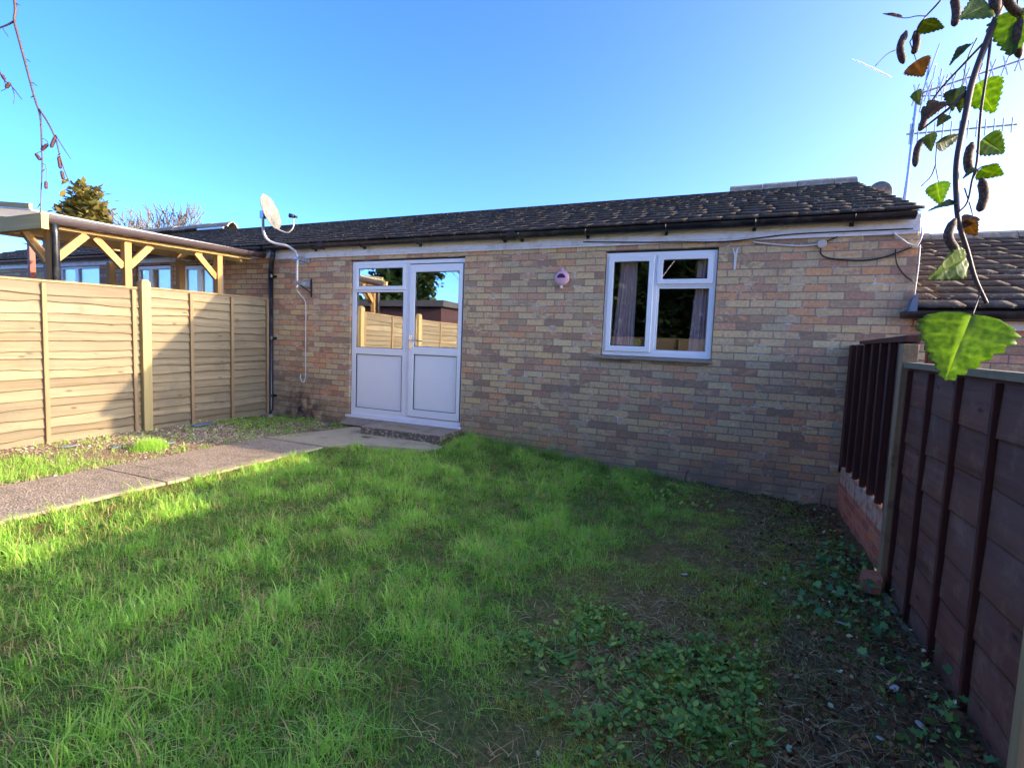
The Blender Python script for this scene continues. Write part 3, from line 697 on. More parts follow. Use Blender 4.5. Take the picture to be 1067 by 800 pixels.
# leaf helper used by many plants
def leaf_verts(outline, cup=0.15):
    o = np.array(outline, float); return np.column_stack([o, cup * (o[:, 0] ** 2) * 2])
OV = [(0, 0), (0.22, 0.18), (0.30, 0.45), (0.22, 0.75), (0, 1.0), (-0.22, 0.75), (-0.30, 0.45), (-0.22, 0.18)]
IVY = [(0, 0), (0.28, -0.08), (0.5, 0.12), (0.30, 0.33), (0.46, 0.60), (0.18, 0.62), (0, 1.0), (-0.18, 0.62), (-0.46, 0.60), (-0.30, 0.33), (-0.5, 0.12), (-0.28, -0.08)]
CHIP = [(-0.3, 0), (0.25, 0.08), (0.35, 0.6), (-0.1, 0.9), (-0.4, 0.5)]
def scatter_leaves(P, size, outline, tilt=(0.1, 0.9), cup=0.25, yaw=None, tiltv=None):
    """flat leaf polygons at P; returns V, F, index of the leaf"""
    n = len(P); L = leaf_verts(outline, cup); k = len(L)
    yaw = RNG.uniform(0, 2 * np.pi, n) if yaw is None else yaw; tl = RNG.uniform(*tilt, n) if tiltv is None else tiltv
    roll = RNG.normal(0, 0.35, n); s = np.broadcast_to(size, n)
    v = L[None] * s[:, None, None]
    x, y, z = v[..., 0], v[..., 1], v[..., 2]
    cr, sr = np.cos(roll)[:, None], np.sin(roll)[:, None]; x, z = x * cr + z * sr, -x * sr + z * cr
    ct, st = np.cos(tl)[:, None], np.sin(tl)[:, None]; y, z = y * ct - z * st, y * st + z * ct
    cy, sy = np.cos(yaw)[:, None], np.sin(yaw)[:, None]; x, y = x * cy - y * sy, x * sy + y * cy
    V = np.stack([x, y, z], -1) + np.asarray(P)[:, None, :]
    F = np.arange(n * k).reshape(n, k)
    return V.reshape(-1, 3), F, np.repeat(np.arange(n), k)

# houseplant on the inner sill
hp = thing('houseplant', (-1.0, 0.17, 0.985), 'small yellow green houseplant on the sill behind the left window pane', 'houseplant')
mb = MB(); mb.lathe([(0.0, 0.0), (0.03, 0.0), (0.04, 0.07), (0.034, 0.07), (0.0, 0.06)], 16, Matrix.Translation((-1.0, 0.17, 0.985))); mb.build('pot', 'pot', hp, smooth=True)
P = np.array([(-1.0, 0.17, 1.05)] * 9); V, F, I = scatter_leaves(P, np.linspace(0.09, 0.14, 9), OV, (0.7, 1.4)); raw_mesh('foliage', V, F, 'grass', {'tint': RNG.uniform(0.6, 1, 9)[I]}, parent=hp)

# ---- wall furniture
orn = thing('wall_ornament', (-1.832, 0, 1.72), 'round pink plastic ornament hung on the brick wall between door and window', 'ornament')
R90 = Matrix.Translation((-1.832, -0.004, 1.812)) @ Matrix.Rotation(math.pi / 2, 4, 'X')
mb = MB(); mb.lathe([(0, 0.0), (0.082, 0.0), (0.086, 0.012), (0.080, 0.034), (0.062, 0.046), (0.0, 0.050)], 28, R90)
mb.lathe([(0.018, 0.0), (0.016, 0.03), (0.0, 0.034)], 12, Matrix.Translation((-1.832, -0.004, 1.905)) @ Matrix.Rotation(math.pi / 2, 4, 'X'))
mb.tube([(-1.832, -0.018, 1.885), (-1.832, -0.018, 1.925)], 0.012, 8); mb.build('disc', 'pink', orn, smooth=True)
mb = MB(); pts = [(-1.832 + 0.048 * math.cos(a), -0.0555, 1.812 + 0.048 * math.sin(a)) for a in [math.pi * k / 12 for k in range(13)]]; q = [(x, -0.045, z) for x, y, z in pts]
mb.add(pts + q, [tuple(range(13)), tuple(range(25, 12, -1))] + [(k, (k + 1) % 13, 13 + (k + 1) % 13, 13 + k) for k in range(13)]); mb.build('opening', 'cavity', orn)
mb = MB(); mb.tube([(-1.838, -0.02, 1.733), (-1.838, -0.02, 1.702)], [0.019, 0.016], 10); mb.build('spout', 'cream', orn)

mb = MB(); x = -0.05
mb.add([(x - 0.032, -0.004, 2.085), (x - 0.020, -0.004, 2.08), (x - 0.004, -0.004, 2.03), (x + 0.010, -0.004, 2.085), (x + 0.024, -0.004, 2.085), (x + 0.014, -0.004, 2.0), (x + 0.010, -0.004, 1.87), (x - 0.008, -0.004, 1.87), (x - 0.010, -0.004, 2.0)], [(0, 1, 2, 5, 6, 7, 8), (2, 3, 4, 5)])
o = mb.build('paint_mark', 'paint_drip', origin=(x, -0.004, 1.98)); so_ = o.modifiers.new('solid', 'SOLIDIFY'); so_.thickness = 0.003
tag(o, 'white forked smear of old sealant on the bricks right of the window', 'paint mark')

def curve_pts(ctrl, n=10):
    """Catmull-Rom through control points"""
    c = [Vector(p) for p in ctrl]; c = [c[0] * 2 - c[1]] + c + [c[-1] * 2 - c[-2]]; out = []
    for i in range(1, len(c) - 2):
        for k in range(n):
            t = k / n; a, b, d, e = c[i - 1], c[i], c[i + 1], c[i + 2]
            out.append(0.5 * ((2 * b) + (d - a) * t + (2 * a - 5 * b + 4 * d - e) * t * t + (3 * b - a - 3 * d + e) * t ** 3))
    out.append(c[-2]); return out
# satellite dish on its bracket
dish = thing('satellite_dish', (-5.72, -0.02, 1.7), 'off white oval satellite dish on a bent pole above the gutter beside the downpipe', 'satellite dish')
PY = -0.13
mb = MB(); mb.tube(curve_pts([(-5.70, PY, 1.70), (-5.70, PY, 1.95), (-5.70, PY, 2.17), (-5.76, -0.15, 2.25), (-5.86, -0.18, 2.30), (-6.01, -0.22, 2.326), (-6.115, -0.26, 2.375), (-6.155, -0.29, 2.465), (-6.15, -0.31, 2.60), (-6.145, -0.31, 2.72)], 8), 0.019, 10); mb.build('pole', 'galvanised', dish, smooth=True)
for z in (1.79, 2.13):
    mb = MB(); mb.box(-5.78, -5.58, -0.016, -0.003, z - 0.05, z + 0.05); mb.box(-5.735, -5.725, PY - 0.02, -0.016, z - 0.03, z + 0.03); mb.box(-5.675, -5.665, PY - 0.02, -0.016, z - 0.03, z + 0.03)
    mb.box(-5.74, -5.66, PY - 0.028, PY - 0.020, z - 0.02, z + 0.02); mb.build('bracket', 'steel', dish)
mb = MB(); mb.beam((-5.66, PY + 0.02, 1.76), (-5.55, -0.02, 1.66), 0.012, 0.02); mb.box(-5.56, -5.545, -0.02, -0.004, 1.60, 1.86); mb.build('brace', 'cable_black', dish)
dn = Vector((0.90, 0.30, 0.30)).normalized()
dc = Vector((-5.99, PY - 0.18, 2.745)); q = dn.to_track_quat('Z', 'Y').to_matrix().to_4x4()
mb = MB(); prof = [(0.0, -0.035)] + [(r, -0.035 + 0.55 * r * r) for r in (0.05, 0.10, 0.15, 0.19, 0.215)] + [(0.222, -0.005), (0.215, -0.014)] + [(r, -0.043 + 0.55 * r * r) for r in (0.19, 0.15, 0.1, 0.05)] + [(0.0, -0.043)]
up = Vector((0, 0, 1)); sx_ = dn.cross(up).normalized(); up2 = sx_.cross(dn).normalized()
fm = Matrix(((sx_.x, up2.x, dn.x, dc.x), (sx_.y, up2.y, dn.y, dc.y), (sx_.z, up2.z, dn.z, dc.z), (0, 0, 0, 1))) @ Matrix.Scale(1.10, 4, (0, 1, 0))
mb.lathe(prof, 36, fm); mb.build('reflector', 'dish_paint', dish, smooth=True)
low = dc + up2 * -0.22
mb = MB(); armp = curve_pts([low - dn * 0.02, low + dn * 0.07 - up2 * 0.08, low + dn * 0.15 - up2 * 0.12, low + dn * 0.24 - up2 * 0.07, low + dn * 0.28 + up2 * 0.05], 8); mb.tube(armp, 0.010, 8); mb.build('feed_arm', 'galvanised', dish, smooth=True)
tip = low + dn * 0.28 + up2 * 0.07
mb = MB(); d2 = (dc - tip).normalized(); mb.tube([tip - d2 * 0.02, tip + d2 * 0.05], [0.024, 0.030], 12); mb.tube([tip - d2 * 0.06, tip - d2 * 0.02], 0.016, 10); mb.build('receiver', 'seal', dish, smooth=True)
mb = MB(); mb.box(-6.18, -6.11, PY - 0.21, PY - 0.15, 2.66, 2.76); mb.tube([(-6.14, PY - 0.18, 2.71), dc - dn * 0.03], 0.02, 8); mb.build('rear_clamp', 'steel', dish)
mb = MB(); mb.tube(curve_pts([(-5.70, PY, 1.69), (-5.68, -0.09, 1.63), (-5.66, -0.03, 1.56), (-5.655, -0.012, 1.46), (-5.655, -0.012, 1.1), (-5.655, -0.012, 0.75), (-5.655, -0.014, 0.45), (-5.695, -0.02, 0.38), (-5.735, -0.02, 0.43), (-5.74, -0.018, 0.50)], 8), 0.0062, 8)
tag(mb.build('aerial_cable', 'cable_white', smooth=True, origin=(-5.66, -0.01, 1.0)), 'white cable hanging from the dish bracket with a small loop at its end', 'cable')

# cables under the fascia
def sagline(pts, name, mat, r, label, cat='cable', group=None):
    mb = MB(); mb.tube(curve_pts(pts, 8), r, 6); o = mb.build(name, mat, smooth=True, origin=pts[len(pts) // 2]); tag(o, label, cat, group)
sagline([(-1.6, -0.035, 2.20), (-1.0, -0.033, 2.172), (-0.55, -0.036, 2.155), (-0.1, -0.034, 2.145), (0.4, -0.034, 2.185), (0.9, -0.034, 2.19), (1.36, -0.034, 2.19)], 'fascia_cable', 'cable_black', 0.006, 'thin dark cable clipped along the white fascia above the window')
sagline([(0.1, -0.014, 2.13), (0.3, -0.014, 2.10), (0.5, -0.016, 2.078), (0.64, -0.02, 2.085)], 'white_cable', 'cable_white', 0.008, 'short white cable running into the round junction box')
sagline([(0.72, -0.02, 2.11), (0.80, -0.016, 2.15), (0.86, -0.016, 2.17)], 'short_cable', 'cable_black', 0.006, 'short black cable rising from the junction box to the fascia')
sagline([(0.68, -0.02, 2.07), (0.68, -0.018, 2.0), (0.76, -0.016, 1.955), (0.98, -0.016, 1.93), (1.14, -0.016, 1.945), (1.27, -0.016, 1.99), (1.37, -0.02, 2.035)], 'looping_cable', 'cable_black', 0.007, 'black cable drooping from the junction box to the wall corner')
sagline([(1.22, -0.03, 2.16), (1.29, -0.03, 2.10), (1.34, -0.03, 2.06), (1.40, -0.03, 2.05), (1.425, -0.03, 2.12), (1.425, -0.025, 2.2)], 'corner_cable', 'cable_white', 0.008, 'white cable looping below the fascia at the right wall corner')
sagline([(1.25, -0.02, 2.02), (1.27, -0.016, 1.9), (1.33, -0.016, 1.8), (1.40, -0.016, 1.74)], 'corner_black_cable', 'cable_black', 0.006, 'black cable hanging down the wall near the right corner')
sagline([(1.425, -0.02, 2.05), (1.427, -0.02, 1.85), (1.42, -0.02, 1.62)], 'corner_drop_cable', 'cable_white', 0.005, 'thin white cable dropping down the right corner of the wall')
mb = MB(); mb.lathe([(0.0, 0), (0.040, 0), (0.040, 0.022), (0.034, 0.03), (0.0, 0.03)], 20, Matrix.Translation((0.68, -0.003, 2.09)) @ Matrix.Rotation(math.pi / 2, 4, 'X'))
tag(mb.build('junction_box', 'box_beige', smooth=False, origin=(0.68, 0, 2.09)), 'small round beige junction box on the bricks under the right eaves', 'junction box')

# ------------------------------------------------------------------ left neighbour (same terrace)
nb = thing('terraced_house', (-12, 0, -0.4), 'adjoining brick bungalow on the left seen behind the pergola', 'house')
holes = [(-9.55, -8.62, 1.0, 2.14), (-8.36, -7.36, -0.04, 2.12), (-11.9, -10.6, 0.9, 2.2)]
wall_mesh(-16.6, HX0 - 0.005, -0.6, 2.30, 0.0, 0.10, holes).build('wall', 'brick_neighbour', nb)
for (a, b, c, d) in holes:
    f = framed(nb, 'window' if c > 0 else 'glazed_door', a + 0.01, b - 0.01, c + 0.01, d - 0.01, (0.06, 0.06, 0.06, 0.06), 0.03, 0.09)
    mx = (a + b) / 2 - 0.1; mb = MB(); mb.box(mx - 0.05, mx + 0.05, 0.025, 0.088, c + 0.07, d - 0.07); mb.build('mullion', 'upvc', f)
    mb = MB(); mb.box(a + 0.07, mx - 0.05, 0.05, 0.056, c + 0.07, d - 0.07); mb.box(mx + 0.05, b - 0.07, 0.05, 0.056, c + 0.07, d - 0.07); mb.build('pane', 'glass_far', f)
    mb = MB(); mb.box(a + 0.06, b - 0.06, 0.101, 0.105, c + 0.06 + (0.5 if c > 0 else 0.9), d - 0.06); mb.build('blind', 'cream', f)
mb = MB(); mb.box(-16.5, HX0 - 0.05, 1.8, 1.9, -0.2, 2.3); mb.build('interior', 'room_paint', nb)
nr = roof_tiles('roof', -16.6, HX0 - 0.004, -0.10, 2.335, 3.0, nb)
mb = MB(); mb.add([(-16.6, -0.09, 2.325), (HX0 - 0.01, -0.09, 2.325), (HX0 - 0.01, 3.0, 3.45), (-16.6, 3.0, 3.45), (HX0 - 0.01, 6.35, 2.28), (-16.6, 6.35, 2.28)], [(0, 1, 2, 3), (3, 2, 4, 5)]); mb.build('roof_underlay', 'felt', nb)
ridge(-11, HX0 - 0.005, 3.05, 3.45, nr, 0.08); ridge(-16.6, -11.01, 3.02, 3.60, nr, 0.13)
mb = MB(); mb.box(-11.9, -11.0, 2.75, 2.77, 3.44, 3.48); mb.build('ridge_flashing', 'galvanised', nb)
mb = MB(); mb.box(-16.6, HX0 - 0.008, -0.028, -0.003, 2.172, 2.318); mb.build('fascia', 'fascia', nb)
gutter(-16.6, HX0 - 0.02, -0.098, 2.315, nb, 0.06)

# ------------------------------------------------------------------ right neighbour, one step down the slope
rn = thing('terraced_house', (5, 0.2, -1.0), 'lower brick house on the right with tiled roof behind the dark fence', 'house')
DZR = -0.835
wall_mesh(HX1 + 0.004, 13, -1.4, 2.30 + DZR, 0.02, 0.12, []).build('wall', 'brick_neighbour', rn)
rr = roof_tiles('roof', HX1 + 0.012, 13, -0.08, 2.335 + DZR, 3.15, rn, gauge=0.25)
mb = MB(); mb.add([(HX1 + 0.012, -0.07, 2.32 + DZR), (13, -0.07, 2.32 + DZR), (13, 3.15, 3.495 + DZR), (HX1 + 0.012, 3.15, 3.495 + DZR), (13, 6.35, 2.28 + DZR), (HX1 + 0.012, 6.35, 2.28 + DZR)], [(0, 1, 2, 3), (3, 2, 4, 5)]); mb.build('roof_underlay', 'felt', rn)
ridge(HX1 + 0.012, 13, 3.17, 3.56 + DZR, rr, 0.10)
mb = MB(); mb.box(HX1 + 0.09, 13, -0.012, 0.015, 2.16 + DZR, 2.235 + DZR); mb.build('fascia', 'fascia', rn)
mb = MB(); mb.box(HX1 + 0.02, 13, -0.030, 0.012, 2.237 + DZR, 2.33 + DZR); mb.build('soffit_board', 'gutter_black', rn)
gutter(HX1 - 0.10, 13, -0.110, 2.30 + DZR, rn, 0.062)
mb = MB(); mb.hexa([(HX1 - 0.05, -0.10, 1.46), (HX1 + 0.01, -0.10, 1.46), (HX1 + 0.01, -0.006, 1.46), (HX1 - 0.05, -0.006, 1.46), (HX1 - 0.03, -0.10, 1.58), (HX1 + 0.01, -0.10, 1.62), (HX1 + 0.01, -0.006, 1.62), (HX1 - 0.03, -0.006, 1.58)]); mb.build('lead_flashing', 'slate', rn)
# TV aerial behind the right roof, on the neighbour's chimney-less gable
def yagi(parent, a, b, n, el0, el1, pairs=False, refl=False):
    a = Vector(a); b = Vector(b); mb = MB(); mb.tube([a, b], 0.012, 6); bm_ = mb.build('boom', 'aluminium', parent); mb = MB()
    for i in range(n):
        t = (i + 0.5) / n; p = a.lerp(b, t); h = el0 + (el1 - el0) * t
        if pairs:
            mb.tube([p + Vector((-0.035, 0, -h)), p + Vector((0.035, 0, h))], 0.012, 5); mb.tube([p + Vector((0.035, 0, -h)), p + Vector((-0.035, 0, h))], 0.012, 5)
        else: mb.tube([p - Vector((0, 0, h)), p + Vector((0, 0, h))], 0.013, 5)
    mb.build('elements', 'aluminium', bm_)
AY = 4.0
aer = thing('television_aerial', (2.25, AY, 2.6), 'tall television aerial with two toothed booms behind the right end of the roof', 'aerial')
mb = MB(); mb.tube([(2.20, AY, 2.55), (2.24, AY, 4.98)], 0.022, 8); mb.build('mast', 'aluminium', aer)
mb = MB(); mb.tube([(2.16, AY + 0.05, 2.6), (2.23, AY - 0.02, 4.45)], 0.006, 5); mb.build('aerial_lead', 'cable_black', aer)
yagi(aer, (2.15, AY, 4.40), (3.42, AY, 4.38), 13, 0.15, 0.10)
yagi(aer, (2.15, AY, 4.94), (3.44, AY, 5.26), 9, 0.15, 0.13, True)
mb = MB()
for k in range(5): mb.tube([(2.30 + 0.075 * k, AY + 0.05, 4.72 - 0.02 * k), (2.37 + 0.075 * k, AY + 0.05, 5.48 - 0.09 * k)], 0.012, 5)
mb.tube([(2.25, AY + 0.04, 4.95), (2.70, AY + 0.04, 4.90)], 0.010, 5); mb.tube([(2.22, AY + 0.04, 4.62), (2.46, AY + 0.04, 5.66)], 0.010, 5); mb.build('reflector', 'aluminium', aer)
d2_ = thing('satellite_dish', (1.90, 4.0, 2.9), 'grey satellite dish disc peeping over the right roof edge', 'satellite dish')
nn = Vector((0.5, 0.8, 0.3)).normalized(); qq = nn.to_track_quat('Z', 'Y').to_matrix().to_4x4()
mb = MB(); mb.lathe([(0.0, -0.03), (0.06, -0.028), (0.12, -0.018), (0.165, 0.0), (0.165, 0.006), (0.12, -0.012), (0.0, -0.022)], 32, Matrix.Translation((1.885, 4.0, 3.57)) @ qq); mb.build('reflector', 'dish_paint', d2_, smooth=True)
mb = MB(); mb.tube([(1.885, 3.98, 3.52), (1.90, 4.0, 2.9)], 0.02, 8); mb.build('pole', 'galvanised', d2_)

# ------------------------------------------------------------------ left fence: lapped larch panels between pine posts
FX = -6.30
def raw_quads(name, mb, mat, parent, attrs):
    return raw_mesh(name, np.array(mb.v), np.array(mb.f), mat, attrs, parent=parent)
def waney_panel(y0, y1, z0, z1, label, skew=0.0, battens=None, face=1, fx=FX, boards_mat='larch_boards', batten_mat='larch_batten', nb_=17, cap=None, seed=0):
    """horizontal overlapped boards running along Y; face +1 shows to +X"""
    rnd = random.Random(seed); t = thing('timber_fence', (fx, (y0 + y1) / 2, z0), label, 'fence panel', 'fence panels' if boards_mat == 'larch_boards' else 'brown fence panels')
    mb = MB(); H = (z1 - z0) / nb_; n = 40; A = {'edge': [], 'tint': []}
    for k in range(nb_):
        zb = z0 + k * H; ph = rnd.uniform(0, 9); amp = rnd.uniform(0.004, 0.013); tn = rnd.uniform(0, 1); rows = [[], [], []]; lapj = rnd.uniform(-0.012, 0.010)
        for i in range(n + 1):
            y = y0 + (y1 - y0) * i / n; sk = skew * (i / n - 0.5)
            wv = (amp * math.sin(y * 4.3 + ph) + amp * 1.1 * mnoise.noise(Vector((y * 6, k * 3.1 + seed, 0))) + lapj) if k else 0
            bow = face * 0.004 * math.sin(y * 3 + ph); th = 0.007 + 0.006 * max(0, mnoise.noise(Vector((y * 9, k * 1.7, seed))))
            pr_ = 0.022 if face > 0 else 0.009; rows[0].append((fx + face * pr_ + bow, y, zb - 0.016 + wv + sk)); rows[1].append((fx + face * (pr_ - 0.0005) + bow, y, zb - 0.016 + th + wv + sk)); rows[2].append((fx + face * 0.003, y, min(zb + H + 0.012, z1) + sk))
        b = len(mb.v); m = n + 1
        for r_ in rows: mb.v.extend(r_)
        for r_ in rows: mb.v.extend([(p[0] - face * 0.010, p[1], p[2]) for p in r_])
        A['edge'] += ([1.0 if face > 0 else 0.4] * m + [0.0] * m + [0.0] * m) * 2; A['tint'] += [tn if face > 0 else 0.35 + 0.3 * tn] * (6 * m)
        for i in range(n):
            mb.f += [(b + i, b + i + 1, b + m + i + 1, b + m + i), (b + m + i, b + m + i + 1, b + 2 * m + i + 1, b + 2 * m + i)]
            mb.f += [(b + 3 * m + i + 1, b + 3 * m + i, b + 4 * m + i, b + 4 * m + i + 1), (b + 4 * m + i + 1, b + 4 * m + i, b + 5 * m + i, b + 5 * m + i + 1), (b + i + 1, b + i, b + 3 * m + i, b + 3 * m + i + 1), (b + 2 * m + i, b + 2 * m + i + 1, b + 5 * m + i + 1, b + 5 * m + i)]
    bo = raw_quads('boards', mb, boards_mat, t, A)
    for yb in battens:
        sk = skew * ((yb - y0) / (y1 - y0) - 0.5); lean = rnd.uniform(-0.006, 0.006)
        mb = MB(); a, b_ = sorted((fx + face * 0.004, fx + face * (0.046 if face > 0 else 0.031))); w2 = 0.020 if face > 0 else 0.013
        mb.hexa([(a, yb - w2, z0 - 0.01 + sk), (b_, yb - w2, z0 - 0.01 + sk), (b_, yb + w2, z0 - 0.01 + sk), (a, yb + w2, z0 - 0.01 + sk), (a, yb - w2 + lean, z1 - 0.012 + sk), (b_, yb - w2 + lean, z1 - 0.012 + sk), (b_, yb + w2 + lean, z1 - 0.012 + sk), (a, yb + w2 + lean, z1 - 0.012 + sk)])
        mb.build('batten', batten_mat, t, bevel=0.003)
    mb = MB(); a, b_ = sorted((fx - face * 0.030, fx + face * (0.030 if cap else 0.016))); h2 = cap or 0.022
    mb.hexa([(a, y0, z1 - skew / 2), (b_, y0, z1 - skew / 2), (b_, y1, z1 + skew / 2), (a, y1, z1 + skew / 2), (a, y0, z1 + h2 - skew / 2), (b_, y0, z1 + h2 - skew / 2), (b_, y1, z1 + h2 + skew / 2), (a, y1, z1 + h2 + skew / 2)])
    mb.build('capping', 'weathered_rail' if cap else batten_mat, t, bevel=0.003)
    return t
def post(x, y, z0, z1, w, mat, label, name='fence_post', group='fence posts', round_top=True):
    mb = MB(); h = w / 2
    mb.hexa([(x - h, y - h, z0), (x + h, y - h, z0), (x + h, y + h, z0), (x - h, y + h, z0), (x - h, y - h, z1), (x + h, y - h, z1), (x + h, y + h, z1), (x - h, y + h, z1)])
    if round_top: mb.hexa([(x - h, y - h, z1 + .0005), (x + h, y - h, z1 + .0005), (x + h, y + h, z1 + .0005), (x - h, y + h, z1 + .0005), (x - h * .45, y - h * .45, z1 + 0.028), (x + h * .45, y - h * .45, z1 + 0.028), (x + h * .45, y + h * .45, z1 + 0.028), (x - h * .45, y + h * .45, z1 + 0.028)])
    return tag(mb.build(name, mat, bevel=0.006, origin=(x, y, z0)), label, 'fence post', group)
waney_panel(-1.775, -0.10, -0.14, 1.545, 'shaded lapped timber fence panel next to the black downpipe', 0.03, [-1.27, -0.71, -0.135], seed=3)
waney_panel(-3.66, -1.88, -0.13, 1.49, 'sunlit lapped timber fence panel left of the pale post', 0.05, [-3.60, -2.77, -1.94], seed=5)
waney_panel(-5.53, -3.77, -0.12, 1.46, 'sunlit lapped timber fence panel at the left edge beyond the frame', 0.02, [-5.48, -4.62, -3.83], seed=8)
waney_panel(-7.40, -5.64, -0.12, 1.45, 'lapped timber fence panel mirrored in the door glass', 0.0, [-7.35, -6.5, -5.70], seed=9)
waney_panel(-9.27, -7.51, -0.12, 1.45, 'lapped timber fence panel farthest down the left side', 0.0, [-9.22, -8.4, -7.57], seed=12)
post(-6.275, -1.828, -0.2, 1.60, 0.098, 'pine_post', 'pale square timber post between the sunlit and the shaded panel')
post(-6.275, -3.715, -0.2, 1.58, 0.098, 'pine_post', 'pale timber post just outside the left edge')
post(-6.275, -5.585, -0.2, 1.58, 0.098, 'pine_post', 'pale timber post mirrored in the door glass')
post(-6.275, -7.455, -0.2, 1.58, 0.098, 'pine_post', 'pale timber post farthest down the left side')

# ------------------------------------------------------------------ right fence
RX = 0.965
waney_panel(-3.525, -1.85, -0.42, 1.0, 'dark brown fence panel with vertical battens along the right edge', 0.015, [-3.49, -3.02, -2.64, -2.28, -1.925], face=-1, fx=RX, boards_mat='dark_boards', batten_mat='dark_batten', nb_=7, cap=0.034, seed=21)
waney_panel(-5.48, -3.622, -0.42, 0.99, 'dark brown fence panel beside the camera, out of frame', 0.0, [-5.42, -4.9, -4.4, -3.80], face=-1, fx=RX, boards_mat='dark_boards', batten_mat='dark_batten', nb_=7, cap=0.034, seed=23)
waney_panel(-7.34, -5.60, -0.42, 0.99, 'dark brown fence panel behind the camera on the right', 0.0, [-7.28, -6.7, -6.2, -5.66], face=-1, fx=RX, boards_mat='dark_boards', batten_mat='dark_batten', nb_=7, cap=0.034, seed=24)
post(RX - 0.002, -1.806, -0.6, 1.15, 0.080, 'weathered_post', 'weathered grey brown post where the low brick wall meets the dark fence', round_top=False)
post(0.924, -3.575, -0.6, 1.0, 0.085, 'pine_post', 'pale new timber post at the bottom right corner')
post(0.898, -3.662, -0.6, 0.90, 0.07, 'orange_post', 'orange brown timber stake behind the pale post at bottom right')
post(RX, -5.54, -0.6, 1.08, 0.095, 'weathered_post', 'weathered post on the right behind the camera')
mb = MB(); mb.hexa([(RX - 0.06, -3.62, -0.50), (RX - 0.02, -3.62, -0.50), (RX - 0.02, -1.87, -0.50), (RX - 0.06, -1.87, -0.50), (RX - 0.055, -3.62, -0.37), (RX - 0.02, -3.62, -0.37), (RX - 0.02, -1.87, -0.345), (RX - 0.055, -1.87, -0.345)])
tag(mb.build('gravel_board', 'weathered_rail', bevel=0.004, origin=(RX - 0.04, -2.8, -0.5)), 'mossy timber board along the foot of the dark fence', 'gravel board')
# tall dark panel between the house wall and the weathered post, standing on a low brick wall
tp = thing('timber_fence', (1.01, -0.9, 0.07), 'tall near black boarded fence panel above the low brick wall', 'fence panel', 'brown fence panels')
mb = MB(); y = -0.082
k = 0
while y > -1.74:
    mb.box(1.012, 1.026, y - 0.118, y, 0.055, 1.165); y -= 0.12; k += 1
mb.build('boards', 'dark_cladding', tp, bevel=0.002)
for yb in (-0.10, -0.34, -0.60, -0.86, -1.10, -1.34, -1.56):
    mb = MB(); mb.box(0.972, 1.011, yb - 0.022, yb + 0.022, 0.045, 1.165); mb.build('batten', 'dark_batten', tp, bevel=0.003)
mb = MB(); mb.hexa([(0.965, -1.72, 1.166), (1.04, -1.72, 1.166), (1.04, -0.45, 1.166), (0.965, -0.45, 1.166), (0.965, -1.72, 1.205), (1.04, -1.72, 1.205), (1.04, -0.45, 1.19), (0.965, -0.45, 1.19)]); mb.build('capping', 'dark_batten', tp)
mb = MB(); mb.box(0.975, 1.035, -0.045, -0.004, -0.02, 1.16); mb.build('end_batten', 'dark_batten', tp)
post(1.075, -1.80, -0.4, 1.14, 0.05, 'dark_batten', 'dark brown stake just behind the weathered post', round_top=False)
mb = MB(); mb.box(0.985, 1.16, -1.735, -0.02, -0.75, 0.044)
tag(mb.build('low_brick_wall', 'red_brick', origin=(1.05, -0.9, -0.4)), 'low red brick wall with whitewashed top courses under the dark fence', 'brick wall')
mb = MB(); mb.box(0.90, 0.953, -0.10, -0.045, 0.0, 0.05); tag(mb.build('brick', 'red_brick', bevel=0.004, origin=(0.93, -0.07, 0.0)), 'orange brick end poking from the wall foot by the dark panel', 'brick')
mb = MB(); mb.hexa([(0.80, -1.96, -0.36), (0.90, -1.99, -0.36), (0.93, -1.80, -0.36), (0.83, -1.77, -0.36), (0.81, -1.95, -0.28), (0.91, -1.98, -0.26), (0.94, -1.79, -0.27), (0.84, -1.76, -0.29)])
tag(mb.build('brick', 'red_brick', bevel=0.006, origin=(0.87, -1.87, -0.36)), 'loose orange brick among ivy at the foot of the weathered post', 'brick')
# rear boundary fence and shed, seen mirrored in the glass
waney = waney_panel
for k in range(5):
    t = thing('timber_fence', (-6.2 + k * 1.87 + 0.9, -10.8, -0.3), 'timber panel number %s of the fence across the far end of the garden' % ['one', 'two', 'three', 'four', 'five'][k], 'fence panel', 'rear fence panels')
    t['label'] = 'lapped timber panel of the fence across the far end of the garden behind the viewer'
    mb = MB(); x0 = -6.2 + k * 1.87
    for r in range(12): mb.hexa([(x0, -10.79, -0.3 + r * .14), (x0 + 1.8, -10.79, -0.3 + r * .14), (x0 + 1.8, -10.82, -0.3 + r * .14), (x0, -10.82, -0.3 + r * .14), (x0, -10.80, -0.15 + r * .14), (x0 + 1.8, -10.80, -0.15 + r * .14), (x0 + 1.8, -10.82, -0.15 + r * .14), (x0, -10.82, -0.15 + r * .14)])
    mb.build('boards', 'larch_boards', t)
    for bx in (0.03, 0.9, 1.77): mb = MB(); mb.box(x0 + bx - 0.02, x0 + bx + 0.02, -10.785, -10.76, -0.3, 1.36); mb.build('batten', 'larch_batten', t)
shed = thing('garden_shed', (-8.6, -7.6, -0.2), 'dark timber garden shed beyond the left fence, mirrored in the door glass', 'shed')
mb = MB(); mb.box(-10.0, -7.3, -8.9, -6.3, -0.2, 1.95); mb.build('walls', 'dark_cladding', shed)
mb = MB(); mb.hexa([(-10.15, -9.05, 1.951), (-7.15, -9.05, 1.951), (-7.15, -6.15, 1.951), (-10.15, -6.15, 1.951), (-10.15, -9.05, 2.05), (-7.15, -9.05, 2.05), (-7.15, -6.15, 2.12), (-10.15, -6.15, 2.12)]); mb.build('roof', 'felt', shed)

